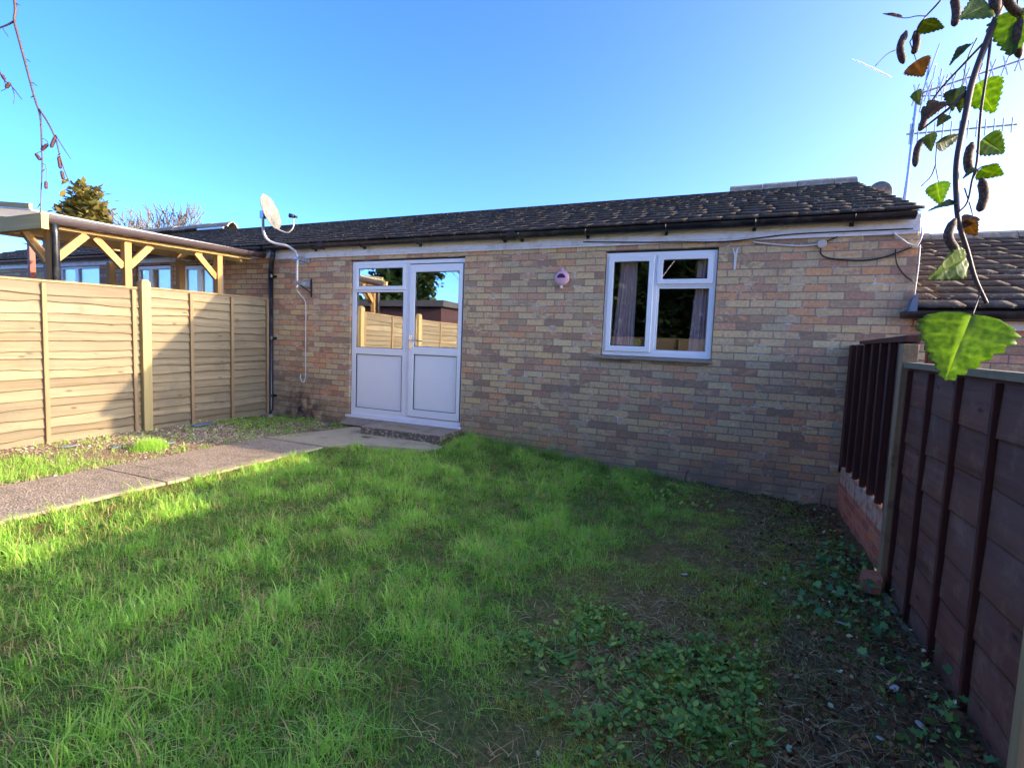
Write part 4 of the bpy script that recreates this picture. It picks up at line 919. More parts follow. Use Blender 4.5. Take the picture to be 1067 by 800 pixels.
# ------------------------------------------------------------------ pergola with gutter beyond the left fence
pg = thing('pergola', (-8, -1.4, -0.15), 'timber pergola with translucent roof and dark gutter behind the left fence', 'pergola')
EX = -6.56
def eave(y): return 2.10 + 0.025 * (y + 2.65)
mb = MB(); mb.beam((EX, -2.63, 2.105), (EX, -0.18, 2.165), 0.05, 0.09); mb.build('eaves_beam', 'pergola_timber', pg, bevel=0.004)
mb = MB(); mb.box(-9.8, -6.375, -2.72, -2.665, 2.02, 2.17); mb.build('front_beam', 'pergola_grey', pg, bevel=0.004)
mb = MB(); mb.box(-6.374, -6.362, -2.722, -2.662, 2.018, 2.172); mb.build('beam_end', 'orange_post', pg)
for y in (-2.1, -1.5, -0.9, -0.3):
    mb = MB(); mb.beam((-6.6, y, 2.13), (-9.8, y, 2.50), 0.045, 0.10); mb.build('rafter', 'pergola_grey', pg)
mb = MB(); mb.beam((-8.0, -2.6, 2.20), (-8.0, -0.02, 2.25), 0.05, 0.14); mb.build('purlin', 'pergola_timber', pg)
mb = MB(); mb.beam((-9.6, -2.6, 2.36), (-9.6, -0.02, 2.42), 0.05, 0.14); mb.build('purlin', 'pergola_timber', pg)
mb = MB(); mb.hexa([(-9.9, -2.75, 2.555), (-6.47, -2.75, 2.19), (-6.47, -0.16, 2.225), (-9.9, -0.16, 2.60), (-9.9, -2.75, 2.567), (-6.47, -2.75, 2.202), (-6.47, -0.16, 2.237), (-9.9, -0.16, 2.612)]); mb.build('roof_sheet', 'polycarbonate', pg)
mb = MB(); mb.beam((-9.9, -2.74, 2.60), (-6.5, -2.74, 2.235), 0.03, 0.05); mb.build('roof_edge', 'pergola_grey', pg)
pg_post = [(-6.57, -2.55, 2.06), (-6.60, -0.66, 2.11), (-6.64, -1.80, 2.08)]
for (x, y, z) in pg_post:
    mb = MB(); mb.box(x - 0.045, x + 0.045, y - 0.038, y + 0.038, -0.2, z); mb.build('upright', 'pergola_upright', pg, bevel=0.004)
for (x, y) in ((-8.0, -2.66), (-9.6, -2.66), (-8.0, -0.25), (-9.7, -0.30)):
    mb = MB(); mb.box(x - 0.045, x + 0.045, y - 0.045, y + 0.045, -0.2, 2.15); mb.build('upright', 'pergola_upright', pg)
for (x, y) in ((-11.45, -0.6), (-10.95, -0.6)):
    mb = MB(); mb.box(x - 0.04, x + 0.04, y - 0.04, y + 0.04, -0.2, 2.55); mb.build('painted_upright', 'red_paint', pg)
for a, b in (((-6.57, -2.52, 1.76), (-6.57, -2.24, 2.06)), ((-6.60, -0.98, 2.09), (-6.60, -0.69, 1.80)), ((-6.64, -2.12, 2.06), (-6.64, -1.84, 1.78)), ((-6.64, -1.52, 2.08), (-6.64, -1.77, 1.80)), ((-6.62, -2.56, 1.72), (-6.95, -2.60, 2.03))):
    mb = MB(); mb.beam(a, b, 0.075, 0.045, (1, 0, 0)); mb.build('brace', 'pergola_upright', pg)
mb = MB(); n = 10; sec = [(math.cos(math.pi + math.pi * k / n) * 0.062, math.sin(math.pi + math.pi * k / n) * 0.068) for k in range(n + 1)]; sec += [(a * 0.9, b * 0.9 + 0.001) for a, b in reversed(sec)]
m = len(sec); vs = [(-6.46 + a, y, z + b) for y, z in ((-2.66, 2.155), (-0.03, 2.235)) for a, b in sec]; mb.add(vs, [(k, (k + 1) % m, m + (k + 1) % m, m + k) for k in range(m)])
gb = mb.build('gutter', 'gutter_black', pg, smooth=False)
plain('brown_gutter', (0.06, 0.045, 0.05), 0.22, 0.6)
gb.data.materials[0] = M['brown_gutter']
mb = MB(); mb.tube([(-6.46, -2.58, 2.13), (-6.47, -2.56, 2.0), (-6.48, -2.56, -0.1)], 0.034, 10); mb.build('downpipe', 'gutter_black', pg, smooth=True)

# ------------------------------------------------------------------ vegetation on the ground
def density_sample(n, x0, x1, y0, y1, dens):
    x = RNG.uniform(x0, x1, n); y = RNG.uniform(y0, y1, n); d = dens(x, y); k = RNG.uniform(0, 1, n) < d; return x[k], y[k]
def lawn_edge(y):   # x where the lush grass gives way to the mossy, scrubby side
    return np.interp(y, [-5.5, -4.3, -3.9, -3.2, -2.4, -1.2, -0.3, 0], [-0.95, -0.72, -0.78, -0.80, -0.40, -0.15, -0.22, -0.35])
def off_path(x, y):
    edge = np.interp(y, [-8, -1.31, -1.05, -0.93, -0.86, -0.74, -0.1, 0], [-4.08, -4.04, -3.86, -3.5, -3.12, -2.94, -2.98, -3.02]); return x > edge + 0.01
def grass_blades(name, x, y, h, wd, lean, tint, seg=3):
    n = len(x); z = surf_z(x, y) if True else 0
    yaw = RNG.uniform(0, 2 * np.pi, n); bend = lean
    V = np.zeros((n, 2 * seg + 1, 3)); px = np.cos(yaw); py = np.sin(yaw); sd = yaw + np.pi / 2 + RNG.normal(0, 0.5, n); sx = np.cos(sd); sy = np.sin(sd)
    for k in range(seg + 1):
        t = k / seg; r = h * bend * t ** 1.8; zz = h * (t - 0.35 * bend * t * t); cx = x + px * r; cy = y + py * r; cz = z + zz - 0.004
        ww = wd * (1 - t) ** 0.6 * 0.5
        if k < seg:
            V[:, 2 * k] = np.stack([cx - sx * ww, cy - sy * ww, cz], 1); V[:, 2 * k + 1] = np.stack([cx + sx * ww, cy + sy * ww, cz], 1)
        else: V[:, 2 * seg] = np.stack([cx, cy, cz], 1)
    k = 2 * seg + 1; base = (np.arange(n) * k)[:, None]
    Fq = []
    tri = []
    for s in range(seg - 1): tri += [[2 * s, 2 * s + 1, 2 * s + 3], [2 * s, 2 * s + 3, 2 * s + 2]]
    tri.append([2 * seg - 2, 2 * seg - 1, 2 * seg])
    F = (base[:, None, :] + np.array(tri)[None]).reshape(-1, 3)
    return V.reshape(-1, 3), F, np.repeat(tint, k)
def lawn():
    def dens(x, y):
        e = lawn_edge(y) + 0.35 * N_mid(x, y) + 0.2 * N_big(x, y)
        d = np.clip((e - x) * 3.0 + 0.2, 0.0, 1); d *= np.clip(0.86 + 0.55 * N_mid(x, y) + 0.25 * N_big(x, y) + 0.6 * N_fine(x, y), 0.35, 1)
        d = np.maximum(d, np.clip(0.26 + 0.9 * N_mid(x, y), 0.05, 0.6) * np.clip((0.75 - x - 0.25 * np.clip(-y - 2.6, 0, 3)) * 2.5, 0, 1)) * off_path(x, y)
        return d * (y < -0.01)
    tx, ty = density_sample(50000, -4.15, 0.9, -5.5, -0.02, dens)
    near = np.hypot(tx - 0, ty + 5.57); n = np.clip(RNG.poisson(8, len(tx)), 3, 16)
    I = np.repeat(np.arange(len(tx)), n); m = len(I)
    x = tx[I] + RNG.normal(0, 0.020, m); y = ty[I] + RNG.normal(0, 0.020, m)
    k = off_path(x, y) & (y < -0.012) & (x < 0.93); x = x[k]; y = y[k]; I = I[k]; m = len(x)
    hb = RNG.gamma(6, 1 / 6, len(tx)); lush = np.clip((lawn_edge(ty) - tx) * 1.5 + 0.4, 0.5, 1)
    h = 0.058 * hb[I] * RNG.uniform(0.45, 1.25, m) * lush[I] * (1 + 0.25 * N_mid(x, y)); h = np.clip(h, 0.015, 0.21) * 0.95
    ln = np.clip(RNG.gamma(2.0, 0.42, m), 0.05, 2.2); wd = RNG.uniform(0.0026, 0.0062, m) * np.clip(h / 0.07, 0.7, 1.25)
    tb = np.clip(0.55 + 0.8 * N_mid(tx, ty) + RNG.normal(0, 0.24, len(tx)), 0.14, 1)
    tint = np.clip(tb[I] + RNG.normal(0, 0.14, m), 0.13, 1); dead = RNG.uniform(0, 1, m) < 0.08 + 0.22 * (N_fine(x, y) > 0.15); tint[dead] = RNG.uniform(0, 0.06, dead.sum())
    V, F, T = grass_blades('lawn', x, y, h, wd, ln, tint); print('blades', m)
    o = raw_mesh('lawn_grass', V, F, 'grass', {'tint': T}); tag(o, 'rough green lawn of uneven uncut grass in front of the bungalow', 'grass', kind='stuff')
lawn()
def verge():   # grass and weeds on the gravel strip between path and fence
    def dens(x, y):
        a = np.clip((-2.75 - y) * 2.2, 0, 1) * np.clip((x + 5.95) * 4, 0, 1) * np.clip((-5.02 - x) * 12, 0, 1) * 0.9
        b = np.clip((y + 1.25) * 2.0, 0, 1) * np.clip(0.65 + 1.2 * N_mid(x, y), 0, 1) * 0.30 * (x < -5.0)
        c = np.exp(-((x + 5.38) ** 2 + (y + 2.33) ** 2) / 0.011) * 3
        dd = (0.03 + 0.12 * np.clip(N_mid(x, y) * 2, 0, 1))
        e = ((x > -5.06) & (x < -4.98)) * 0.25
        return np.clip(np.maximum.reduce([a, b, c, dd, e]), 0, 1) * (x < -4.99 + 0.02 * N_fine(x, y) + 0.25 * np.clip((y + 1.0), 0, 1)) * (y < -0.02)
    tx, ty = density_sample(9000, -6.26, -4.7, -5.2, -0.03, dens)
    ex = -5.38 + RNG.normal(0, 0.06, 100); ey = -2.33 + RNG.normal(0, 0.06, 100); tx = np.concatenate([tx, ex]); ty = np.concatenate([ty, ey])
    I = np.repeat(np.arange(len(tx)), 7); m = len(I); x = tx[I] + RNG.normal(0, 0.016, m); y = ty[I] + RNG.normal(0, 0.016, m)
    tuft = np.exp(-((x + 5.38) ** 2 + (y + 2.33) ** 2) / 0.02); h = RNG.uniform(0.025, 0.075, m) * (1 + 1.5 * tuft); ln = np.clip(RNG.gamma(2.2, 0.3, m), 0.05, 1.5)
    tint = np.clip(0.6 + 0.3 * tuft + RNG.normal(0, 0.15, m), 0.13, 1); dead = (RNG.uniform(0, 1, m) < 0.15 * (1 - tuft)); tint[dead] = 0.04
    V, F, T = grass_blades('v', x, y, h, RNG.uniform(0.003, 0.006, m), ln, tint)
    V[:, 2] += 0
    tag(raw_mesh('verge_grass', V, F, 'grass', {'tint': T}), 'patchy grass and one bright tuft on the gravel strip by the left fence', 'grass', kind='stuff')
    # taller blades right against the wall foot
    x = np.concatenate([RNG.uniform(-2.95, -0.4, 500), RNG.normal(-2.42, 0.10, 90), RNG.normal(-2.1, 0.06, 60), RNG.normal(-1.85, 0.10, 90)]); y = RNG.uniform(-0.14, -0.015, len(x)); m = len(x)
    h = RNG.uniform(0.05, 0.20, m) * np.where(np.arange(m) >= 500, 1.25, 0.6)
    V, F, T = grass_blades('w', x, y, h, RNG.uniform(0.003, 0.005, m), RNG.uniform(0.05, 0.6, m), RNG.uniform(0.2, 0.6, m))
    tag(raw_mesh('wall_foot_grass', V, F, 'grass', {'tint': T}), 'thin tufts of grass growing against the foot of the brick wall', 'grass', kind='stuff')
verge()

def ground_leaves(name, n, dens, box, size, outline, mat, tilt, tintf, lift=(0.0, 0.03), label='', cat='', cup=0.25, clump=0, cs=0.03, z=surf_z):
    x, y = density_sample(n, *box, dens)
    if clump:
        I = np.repeat(np.arange(len(x)), clump); yaw = RNG.uniform(0, 2 * np.pi, len(I)); x = x[I] + np.cos(yaw) * cs * RNG.uniform(0, 1, len(I)); y = y[I] + np.sin(yaw) * cs * RNG.uniform(0, 1, len(I)); yaw = yaw - np.pi / 2
    else: yaw = None
    m = len(x); P = np.stack([x, y, z(x, y) + RNG.uniform(*lift, m)], 1)
    s = RNG.uniform(*size, m); V, F, I2 = scatter_leaves(P, s, outline, tilt, cup, yaw=yaw)
    t = tintf(m)
    return tag(raw_mesh(name, V, F, mat, {'tint': t[I2]}), label, cat, kind='stuff')
def blob(cx, cy, rx, ry, pw=1.0):
    return lambda x, y: np.clip(1.35 - ((x - cx) / rx) ** 2 - ((y - cy) / ry) ** 2 + 0.9 * N_mid(x, y), 0, 1) ** pw
wp = lambda x, y: np.clip(blob(-0.26, -3.42, 0.48, 0.44, 1.0)(x, y) * (0.75 + 1.2 * N_fine(x, y)), 0, 1)
ground_leaves('weed_patch', 2900, wp, (-1.1, 0.7, -4.2, -2.7), (0.010, 0.040), OV, 'weed', (0.0, 0.7), lambda m: np.clip(RNG.normal(0.5, 0.3, m), 0, 1), (0.0, 0.035), 'low patch of broad leaved weeds in the right foreground', 'weeds', clump=5, cs=0.035)
ground_leaves('plantain_patch', 60, blob(-0.50, -3.55, 0.20, 0.18), (-0.95, -0.1, -4.0, -3.2), (0.05, 0.10), [(0, 0), (0.10, 0.2), (0.18, 0.5), (0.13, 0.8), (0, 1), (-0.13, 0.8), (-0.18, 0.5), (-0.10, 0.2)], 'weed', (0.1, 0.6), lambda m: np.clip(RNG.normal(0.3, 0.2, m), 0, 1), (0.01, 0.05), 'longer leaved plantain rosettes at the left of the weed patch', 'weeds', clump=8, cs=0.02)
def thin(x, y): return np.clip((x - lawn_edge(y) - 0.1) * 1.2, 0, 1) * np.clip(0.25 + 1.2 * N_mid(x, y), 0.03, 1) * (x < 0.93)
ground_leaves('scrub_weeds', 1500, thin, (-1.0, 0.95, -4.8, -0.05), (0.012, 0.034), OV, 'weed', (0.05, 0.9), lambda m: np.clip(RNG.normal(0.5, 0.25, m), 0, 1), (0.0, 0.03), 'scattered small weeds over the scrubby ground at right', 'weeds', clump=4, cs=0.03)
ivd = lambda x, y: np.clip(blob(0.80, -1.75, 0.24, 0.45)(x, y) + 0.8 * blob(0.60, -2.35, 0.28, 0.35)(x, y) + 0.25 * blob(0.75, -3.0, 0.25, 0.5)(x, y), 0, 1) * (x < 0.94)
ground_leaves('ground_ivy', 1300, ivd, (0.1, 0.95, -3.8, -0.9), (0.020, 0.048), IVY, 'ivy', (0.1, 1.0), lambda m: RNG.uniform(0, 1, m) ** 1.3, (0.0, 0.11), 'dark ivy spreading below the weathered post', 'ivy')
sd = lambda x, y: np.clip(blob(-0.95, -0.55, 0.5, 0.3)(x, y) * 0.5 + blob(-0.35, -0.75, 0.4, 0.3)(x, y) * 0.6, 0, 1)
ground_leaves('wall_side_weeds', 500, sd, (-1.7, 0.4, -1.4, -0.06), (0.02, 0.05), OV, 'weed', (0.2, 1.0), lambda m: RNG.uniform(0.4, 1, m), (0.0, 0.06), 'light green weeds along the lawn edge near the wall', 'weeds', clump=5)
ld = lambda x, y: np.clip(0.5 + 1.2 * N_mid(x, y), 0, 1) * np.clip((y + 1.3) * 1.5, 0, 1)
ground_leaves('clover', 1500, ld, (-6.25, -4.72, -1.3, -0.04), (0.012, 0.03), OV, 'weed', (0.05, 0.8), lambda m: RNG.uniform(0.2, 1, m), (0.0, 0.04), 'clover and low weeds at the foot of the wall left of the path', 'weeds', clump=4)
# fallen leaves, wood chips, soil crumbs, straw
dl = lambda x, y: np.clip(0.04 + 0.6 * np.clip((x + 0.8), 0, 1) + 0.25 * np.clip(-4.0 - y, 0, 1), 0, 1) * off_path(x, y) * (x < 0.93)
ground_leaves('fallen_leaves', 1300, dl, (-4.0, 0.94, -5.0, -0.1), (0.014, 0.032), OV, 'dead_leaf', (-0.2, 0.6), lambda m: RNG.uniform(0, 1, m) ** 1.4, (0.003, 0.025), 'brown and tan fallen leaves caught in the grass and soil', 'leaves', cup=0.6)
ground_leaves('dry_litter', 26000, lambda x, y: np.clip(0.35 + 0.9 * N_mid(x, y) + 0.3 * (y > -2.6), 0.1, 1), (-6.27, -4.98, -5.0, -0.05), (0.008, 0.028), CHIP, 'chips', (-0.2, 0.4), lambda m: RNG.uniform(0.35, 1, m), (0.0, 0.006), 'dry brown leaf litter and chippings along the left fence', 'litter', cup=0.3)
ground_leaves('soil_crumbs', 16000, lambda x, y: np.clip((x - lawn_edge(y) - 0.25) * 1.1, 0, 1) * (x < 0.94), (-1.0, 0.95, -4.9, -0.03), (0.006, 0.032), CHIP, 'soil_crumb', (-0.5, 1.2), lambda m: RNG.uniform(0, 1, m), (0.0, 0.016), 'crumbs of dark soil with specks of pale grit on the bare ground at right', 'soil', cup=0.8)
def straw():
    def dens(x, y): return np.clip((x - lawn_edge(y) + 0.3) * 1.4, 0.05, 1) * np.clip(0.45 - 1.3 * N_mid(x, y), 0.12, 1) * off_path(x, y) * (x < 0.92)
    x, y = density_sample(60000, -4.0, 0.93, -5.0, -0.1, dens); m = len(x)
    V, F, T = grass_blades('s', x, y, RNG.uniform(0.03, 0.12, m) * 0.5, RNG.uniform(0.0018, 0.0045, m), RNG.uniform(1.6, 3.2, m), RNG.uniform(0, 1, m))
    V[:, 2] = np.maximum(V[:, 2] + 0.006, surf_z(V[:, 0], V[:, 1]) + 0.007 + 0.012 * np.repeat(RNG.uniform(0, 1, m), 7) * np.tile(np.array([0.2, 0.2, 1, 1, 1, 1, 0.5]), m))
    tag(raw_mesh('dead_grass', V, F, 'straw', {'tint': T}), 'matted dead grass over the scrubby right half of the ground', 'dead grass', kind='stuff')
straw()
def moss():
    def dens(x, y): return np.clip((x - lawn_edge(y) + 0.15) * 1.6, 0, 1) * np.clip((0.75 - x) * 2, 0, 1) * np.clip(0.45 + 1.6 * N_mid(x, y), 0, 1)
    x, y = density_sample(190000, -1.4, 0.9, -4.7, -0.2, dens); m = len(x)
    V, F, T = grass_blades('m', x, y, RNG.uniform(0.012, 0.038, m), RNG.uniform(0.0022, 0.0045, m), RNG.uniform(0.2, 1.6, m), RNG.uniform(0, 1, m), 2)
    tag(raw_mesh('moss_cover', V, F, 'moss', {'tint': T}), 'short moss and fine turf between the lawn and the bare soil', 'moss', kind='stuff')
moss()
# twigs and small debris
def sticks():
    mb = MB(); rnd = random.Random(5)
    for i in range(60):
        x = rnd.uniform(-0.3, 0.9); y = rnd.uniform(-4.2, -0.3); a = rnd.uniform(0, 6.28); L = rnd.uniform(0.06, 0.26); p = []
        for k in range(5):
            t = k / 4 - 0.5; xx = min(x + math.cos(a) * L * t + 0.015 * math.sin(t * 6 + i), 0.92); yy = y + math.sin(a) * L * t
            p.append((xx, yy, float(surf_z(xx, yy)) + 0.008 + 0.02 * (0.25 - t * t) * rnd.uniform(0, 3)))
        mb.tube(p, [0.0022, 0.002, 0.0018, 0.0015, 0.001], 5)
    plain('dry_stem', (0.24, 0.19, 0.13), 0.8, var=0.3, sc=30)
    tag(mb.build('dry_twigs', 'dry_stem'), 'thin dry twigs strewn over the bare ground by the dark fence', 'twigs', kind='stuff')
sticks()
def stump(x, y, h, lean, label):
    z = float(surf_z(x, y)); mb = MB(); mb.tube([(x, y, z - 0.03), (x + lean * 0.2, y, z + h * 0.4), (x + lean * 0.5, y, z + h * 0.75), (x + lean, y, z + h)], [0.014, 0.012, 0.010, 0.008], 8)
    tag(mb.build('cut_stem', 'dry_stem', origin=(x, y, z)), label, 'plant stem', 'dry stems by the wall')
stump(0.83, -0.12, 0.20, 0.02, 'taller dry cut stem at the wall foot near the dark panel'); stump(0.90, -0.14, 0.10, 0.0, 'short dry cut stem right of the taller one'); stump(-0.38, -0.10, 0.14, 0.03, 'thin dry stalk against the wall below the window')
# bits of slate, blue sheeting and pale litter
def flat_bit(name, x, y, sx, sy, rot, mat, label, cat, th=0.012, zf=ground_z, tilt=0.1, group=None):
    z = float(zf(x, y)) + 0.012; mb = MB(); c, s = math.cos(rot), math.sin(rot); rnd = random.Random(int(x * 1000) ^ int(y * 777)); o = []
    for k in range(7):
        a = 2 * math.pi * k / 7; r = rnd.uniform(0.7, 1.1); px = math.cos(a) * sx * r; py = math.sin(a) * sy * r; o.append((x + px * c - py * s, y + px * s + py * c, z + px * tilt))
    mb.add(o + [(p[0], p[1], p[2] + th) for p in o], [tuple(range(6, -1, -1)), tuple(range(7, 14))] + [(k, (k + 1) % 7, 7 + (k + 1) % 7, 7 + k) for k in range(7)])
    return tag(mb.build(name, mat, bevel=0.002, origin=(x, y, z)), label, cat, group)
flat_bit('blue_scrap', -6.10, -1.30, 0.09, 0.16, 0.1, 'plastic_blue', 'crumpled blue plastic scrap against the foot of the shaded fence panel', 'plastic scrap', 0.015)
flat_bit('slate_piece', -5.45, -2.10, 0.05, 0.10, 0.4, 'slate', 'blue grey slate piece right of the bright grass tuft', 'slate')
flat_bit('slate_piece', -5.62, -2.52, 0.05, 0.07, 0.9, 'slate', 'blue grey slate piece left of the bright grass tuft', 'slate')
flat_bit('slate_piece', -5.95, -2.75, 0.05, 0.09, 0.2, 'slate', 'blue grey slate piece nearest the sunlit fence panel', 'slate')
flat_bit('pipe_block', -6.20, -0.20, 0.10, 0.07, 0.1, 'concrete', 'small concrete block under the foot of the downpipe', 'block', 0.04)
flat_bit('rubble_piece', -4.83, -0.60, 0.10, 0.04, 0.4, 'concrete', 'small stone by the path edge near the mortar fillet', 'stone')
plain('pale_scrap', (0.55, 0.50, 0.42), 0.6)
for i, (x, y, a, b, l) in enumerate([(-0.19, -2.34, 0.022, 0.014, 'pale scrap lying mid ground right of the lawn'), (0.72, -3.02, 0.03, 0.018, 'pale crumpled scrap near the fence foot, upper one'), (0.76, -3.22, 0.028, 0.014, 'pale torn scrap near the fence foot, lower one'), (0.60, -2.55, 0.03, 0.02, 'pale leaf like scrap beside the ivy'), (0.60, -3.35, 0.02, 0.015, 'small whitish stone near the bottom right')]):
    flat_bit('pale_litter', x, y, a, b, i * 1.1, 'pale_scrap', l, 'litter', 0.004, surf_z, 0.2, 'pale scraps on the soil')
for i, (x, y, s, l) in enumerate([(-2.85, -0.30, 0.016, 'white pebble in the grass right of the doorstep'), (-2.98, -0.80, 0.02, 'small stone at the corner of the path near the doorstep')]):
    flat_bit('pebble', x, y, s, s * 0.8, i, 'pale_scrap' if i == 0 else 'concrete', l, 'pebble', 0.018, ground_z, 0.1)

# ------------------------------------------------------------------ far trees
def conifer(base, h, r, label, seed=1, mat='conifer', tops=1, leaf=0.28):
    rnd = np.random.default_rng(seed); t = thing('conifer_tree', base, label, 'tree'); b = np.array(base); P = []; U = []
    mb = MB(); mb.tube([tuple(b), tuple(b + [0, 0, h * 0.5]), tuple(b + [0, 0, h * 0.93])], [r * 0.09, r * 0.06, 0.03], 8); mb.build('trunk', 'dark_bark', t)
    cols = [(0, 0, 1.0)] + [(r * 0.38 * math.cos(a), r * 0.38 * math.sin(a), hh) for a, hh in zip(rnd.uniform(0, 6.28, tops - 1), rnd.uniform(0.78, 0.95, tops - 1))]
    for cx, cy, hh in cols:
        H = h * hh; z = H * 0.12
        while z < H * 0.985:
            f = 1 - z / H; rad = r * (0.08 + 0.95 * f ** 0.75) * (1 if tops == 1 else 0.72); nbr = int(11 + 8 * f)
            for a in rnd.uniform(0, 6.28, nbr):
                L = rad * rnd.uniform(0.65, 1.12); m = int(10 + 16 * f); s = rnd.uniform(0.15, 1, m) ** 0.7
                px = cx + np.cos(a) * L * s + rnd.normal(0, 0.07 * r, m); py = cy + np.sin(a) * L * s + rnd.normal(0, 0.07 * r, m); pz = z + L * s * rnd.uniform(0.0, 0.25) - 0.22 * L * s ** 2 + rnd.normal(0, 0.04 * r, m)
                P.append(np.stack([px + b[0], py + b[1], pz + b[2]], 1)); U.append(np.full(m, rnd.uniform(0, 1)))
            z += H * rnd.uniform(0.020, 0.034)
    P = np.concatenate(P); U = np.concatenate(U)
    V, F, I = scatter_leaves(P, rnd.uniform(0.5, 1.2, len(P)) * leaf, [(0, 0), (0.22, 0.45), (0.05, 1), (-0.25, 0.5)], (-0.6, 0.9), 0.3)
    raw_mesh('crown', V, F, mat, {'tint': np.clip(U * 0.6 + rnd.uniform(0, 0.4, len(U)), 0, 1)[I]}, parent=t); return t
conifer((-40.4, 15.0, -0.3), 10.9, 3.9, 'dense conifer with golden tinge rising behind the pergola', 4, tops=4, leaf=0.62)
def bare_tree(base, h, label, seed=1, spread=0.5, mat='pale_bark', name='bare_tree', r0=0.16, depth=7, lim=900, rmin=0.006):
    rnd = random.Random(seed); t = thing(name, base, label, 'tree'); tr = MB(); tw = MB(); cnt = [0]
    def grow(p, d, L, r, lv):
        if cnt[0] > lim: return
        cnt[0] += 1; pts = [p]; q = p.copy(); dd = d.copy()
        for k in range(3):
            dd = (dd + Vector((rnd.gauss(0, 0.12), rnd.gauss(0, 0.12), 0.06))).normalized(); q = q + dd * (L / 3); pts.append(q.copy())
        (tr if lv < 1 else tw).tube(pts, [r, r * 0.88, r * 0.76, r * 0.62], 6 if lv < 2 else 4, cap=False)
        if lv >= depth: return
        for k in range(3 if lv < 4 else 2):
            nd = (dd + Vector((rnd.gauss(0, spread), rnd.gauss(0, spread), rnd.uniform(0.0, 0.35)))).normalized(); grow(q, nd, L * rnd.uniform(0.62, 0.86), max(r * 0.6, rmin), lv + 1)
        if lv >= 1: nd = (dd + Vector((rnd.gauss(0, spread * 1.3), rnd.gauss(0, spread * 1.3), 0.1))).normalized(); grow(pts[2], nd, L * 0.6, r * 0.45, lv + 1)
    grow(Vector(base), Vector((0, 0, 1)), h * 0.30, r0, 0)
    tr.build('trunk', mat, t); tw.build('crown', mat, t); return t
bare_tree((-34.2, 15.0, -0.3), 9.6, 'leafless pale branched tree behind the ridge left of the dish', 3, 0.42, depth=6, r0=0.17, rmin=0.028, lim=1500)
# garden trees behind the viewer (mirrored in the glazing)
def bush_tree(base, h, r, label, seed, mat='dark_leaf', n=9000, name='evergreen_tree', leaf=0.30):
    rnd = np.random.default_rng(seed); t = thing(name, base, label, 'tree', 'evergreen trees behind the garden'); b = np.array(base)
    mb = MB(); mb.tube([tuple(b), tuple(b + [0.1, 0, h * 0.4]), tuple(b + [0, 0.1, h * 0.8])], [0.14, 0.10, 0.04], 8); mb.build('trunk', 'dark_bark', t)
    cl = []; 
    for i in range(60):
        f = rnd.uniform(0.12, 1.0); a = rnd.uniform(0, 6.28); rr = r * (1.0 - 0.55 * f) * rnd.uniform(0.2, 1); cl.append((b[0] + math.cos(a) * rr, b[1] + math.sin(a) * rr, b[2] + h * f, rnd.uniform(0.25, 0.5) * r, rnd.uniform(0, 1)))
    cl = np.array(cl); I = rnd.integers(0, len(cl), n); d = rnd.normal(0, 1, (n, 3)); d /= np.linalg.norm(d, axis=1)[:, None]
    P = cl[I, :3] + d * (cl[I, 3] * rnd.uniform(0.5, 1.05, n))[:, None] * [1, 1, 0.8]; P[:, 2] = np.maximum(P[:, 2], b[2] + 0.1)
    V, F, J = scatter_leaves(P, rnd.uniform(0.6, 1.3, n) * leaf, OV[::2] + [], (-0.8, 1.0), 0.3); raw_mesh('crown', V, F, mat, {'tint': np.clip(cl[I, 4] * 0.6 + rnd.uniform(0, 0.4, n), 0, 1)[J]}, parent=t)
for i, (x, y, h, r) in enumerate([(-11.5, -5.5, 2.6, 1.3), (-13.0, -8.0, 3.2, 1.6), (-11.8, -11.0, 4.2, 1.8), (-7.5, -12.6, 4.2, 1.8), (-5.2, -12.9, 6.0, 2.2), (-3.3, -12.6, 7.2, 2.3), (-1.6, -13.0, 7.6, 2.4), (0.2, -12.6, 7.4, 2.3), (2.4, -12.8, 6.4, 2.2), (-10.2, -3.9, 2.3, 0.8)]):
    bush_tree((x, y, -0.3), h, r, 'dark bushy evergreen beyond the garden boundary, seen only mirrored in the glass', 40 + i)
bare_tree((-9.2, -11.5, -0.3), 7.0, 'leafless tree mirrored in the right hand door glass', 8, 0.4, 'dark_bark', depth=5, r0=0.09)

# contrail high in the sky
a = CAM + (at_depth(888, 61, 1) - CAM) * 700; b = CAM + (at_depth(929, 81, 1) - CAM) * 700
pts = [a + (b - a) * t for t in np.linspace(0, 1, 9)]
t_ = NT('vapour'); t_.t.links.new(t_.n('ShaderNodeMixShader', {0: 0.45, 1: t_.n('ShaderNodeBsdfTransparent').outputs[0], 2: t_.n('ShaderNodeBsdfDiffuse', {'Color': (0.9, 0.9, 0.9, 1)}).outputs[0]}).outputs[0], t_.out.inputs['Surface']); M['vapour'] = t_.m
mb = MB(); mb.tube([tuple(p) for p in pts], [0.2, 0.7, 1.0, 1.2, 1.3, 1.3, 1.3, 1.2, 0.5], 8)
o = mb.build('contrail', 'vapour', smooth=True, origin=tuple(a)); tag(o, 'short white vapour trail in the blue sky at upper right', 'contrail'); o['kind'] = 'stuff'

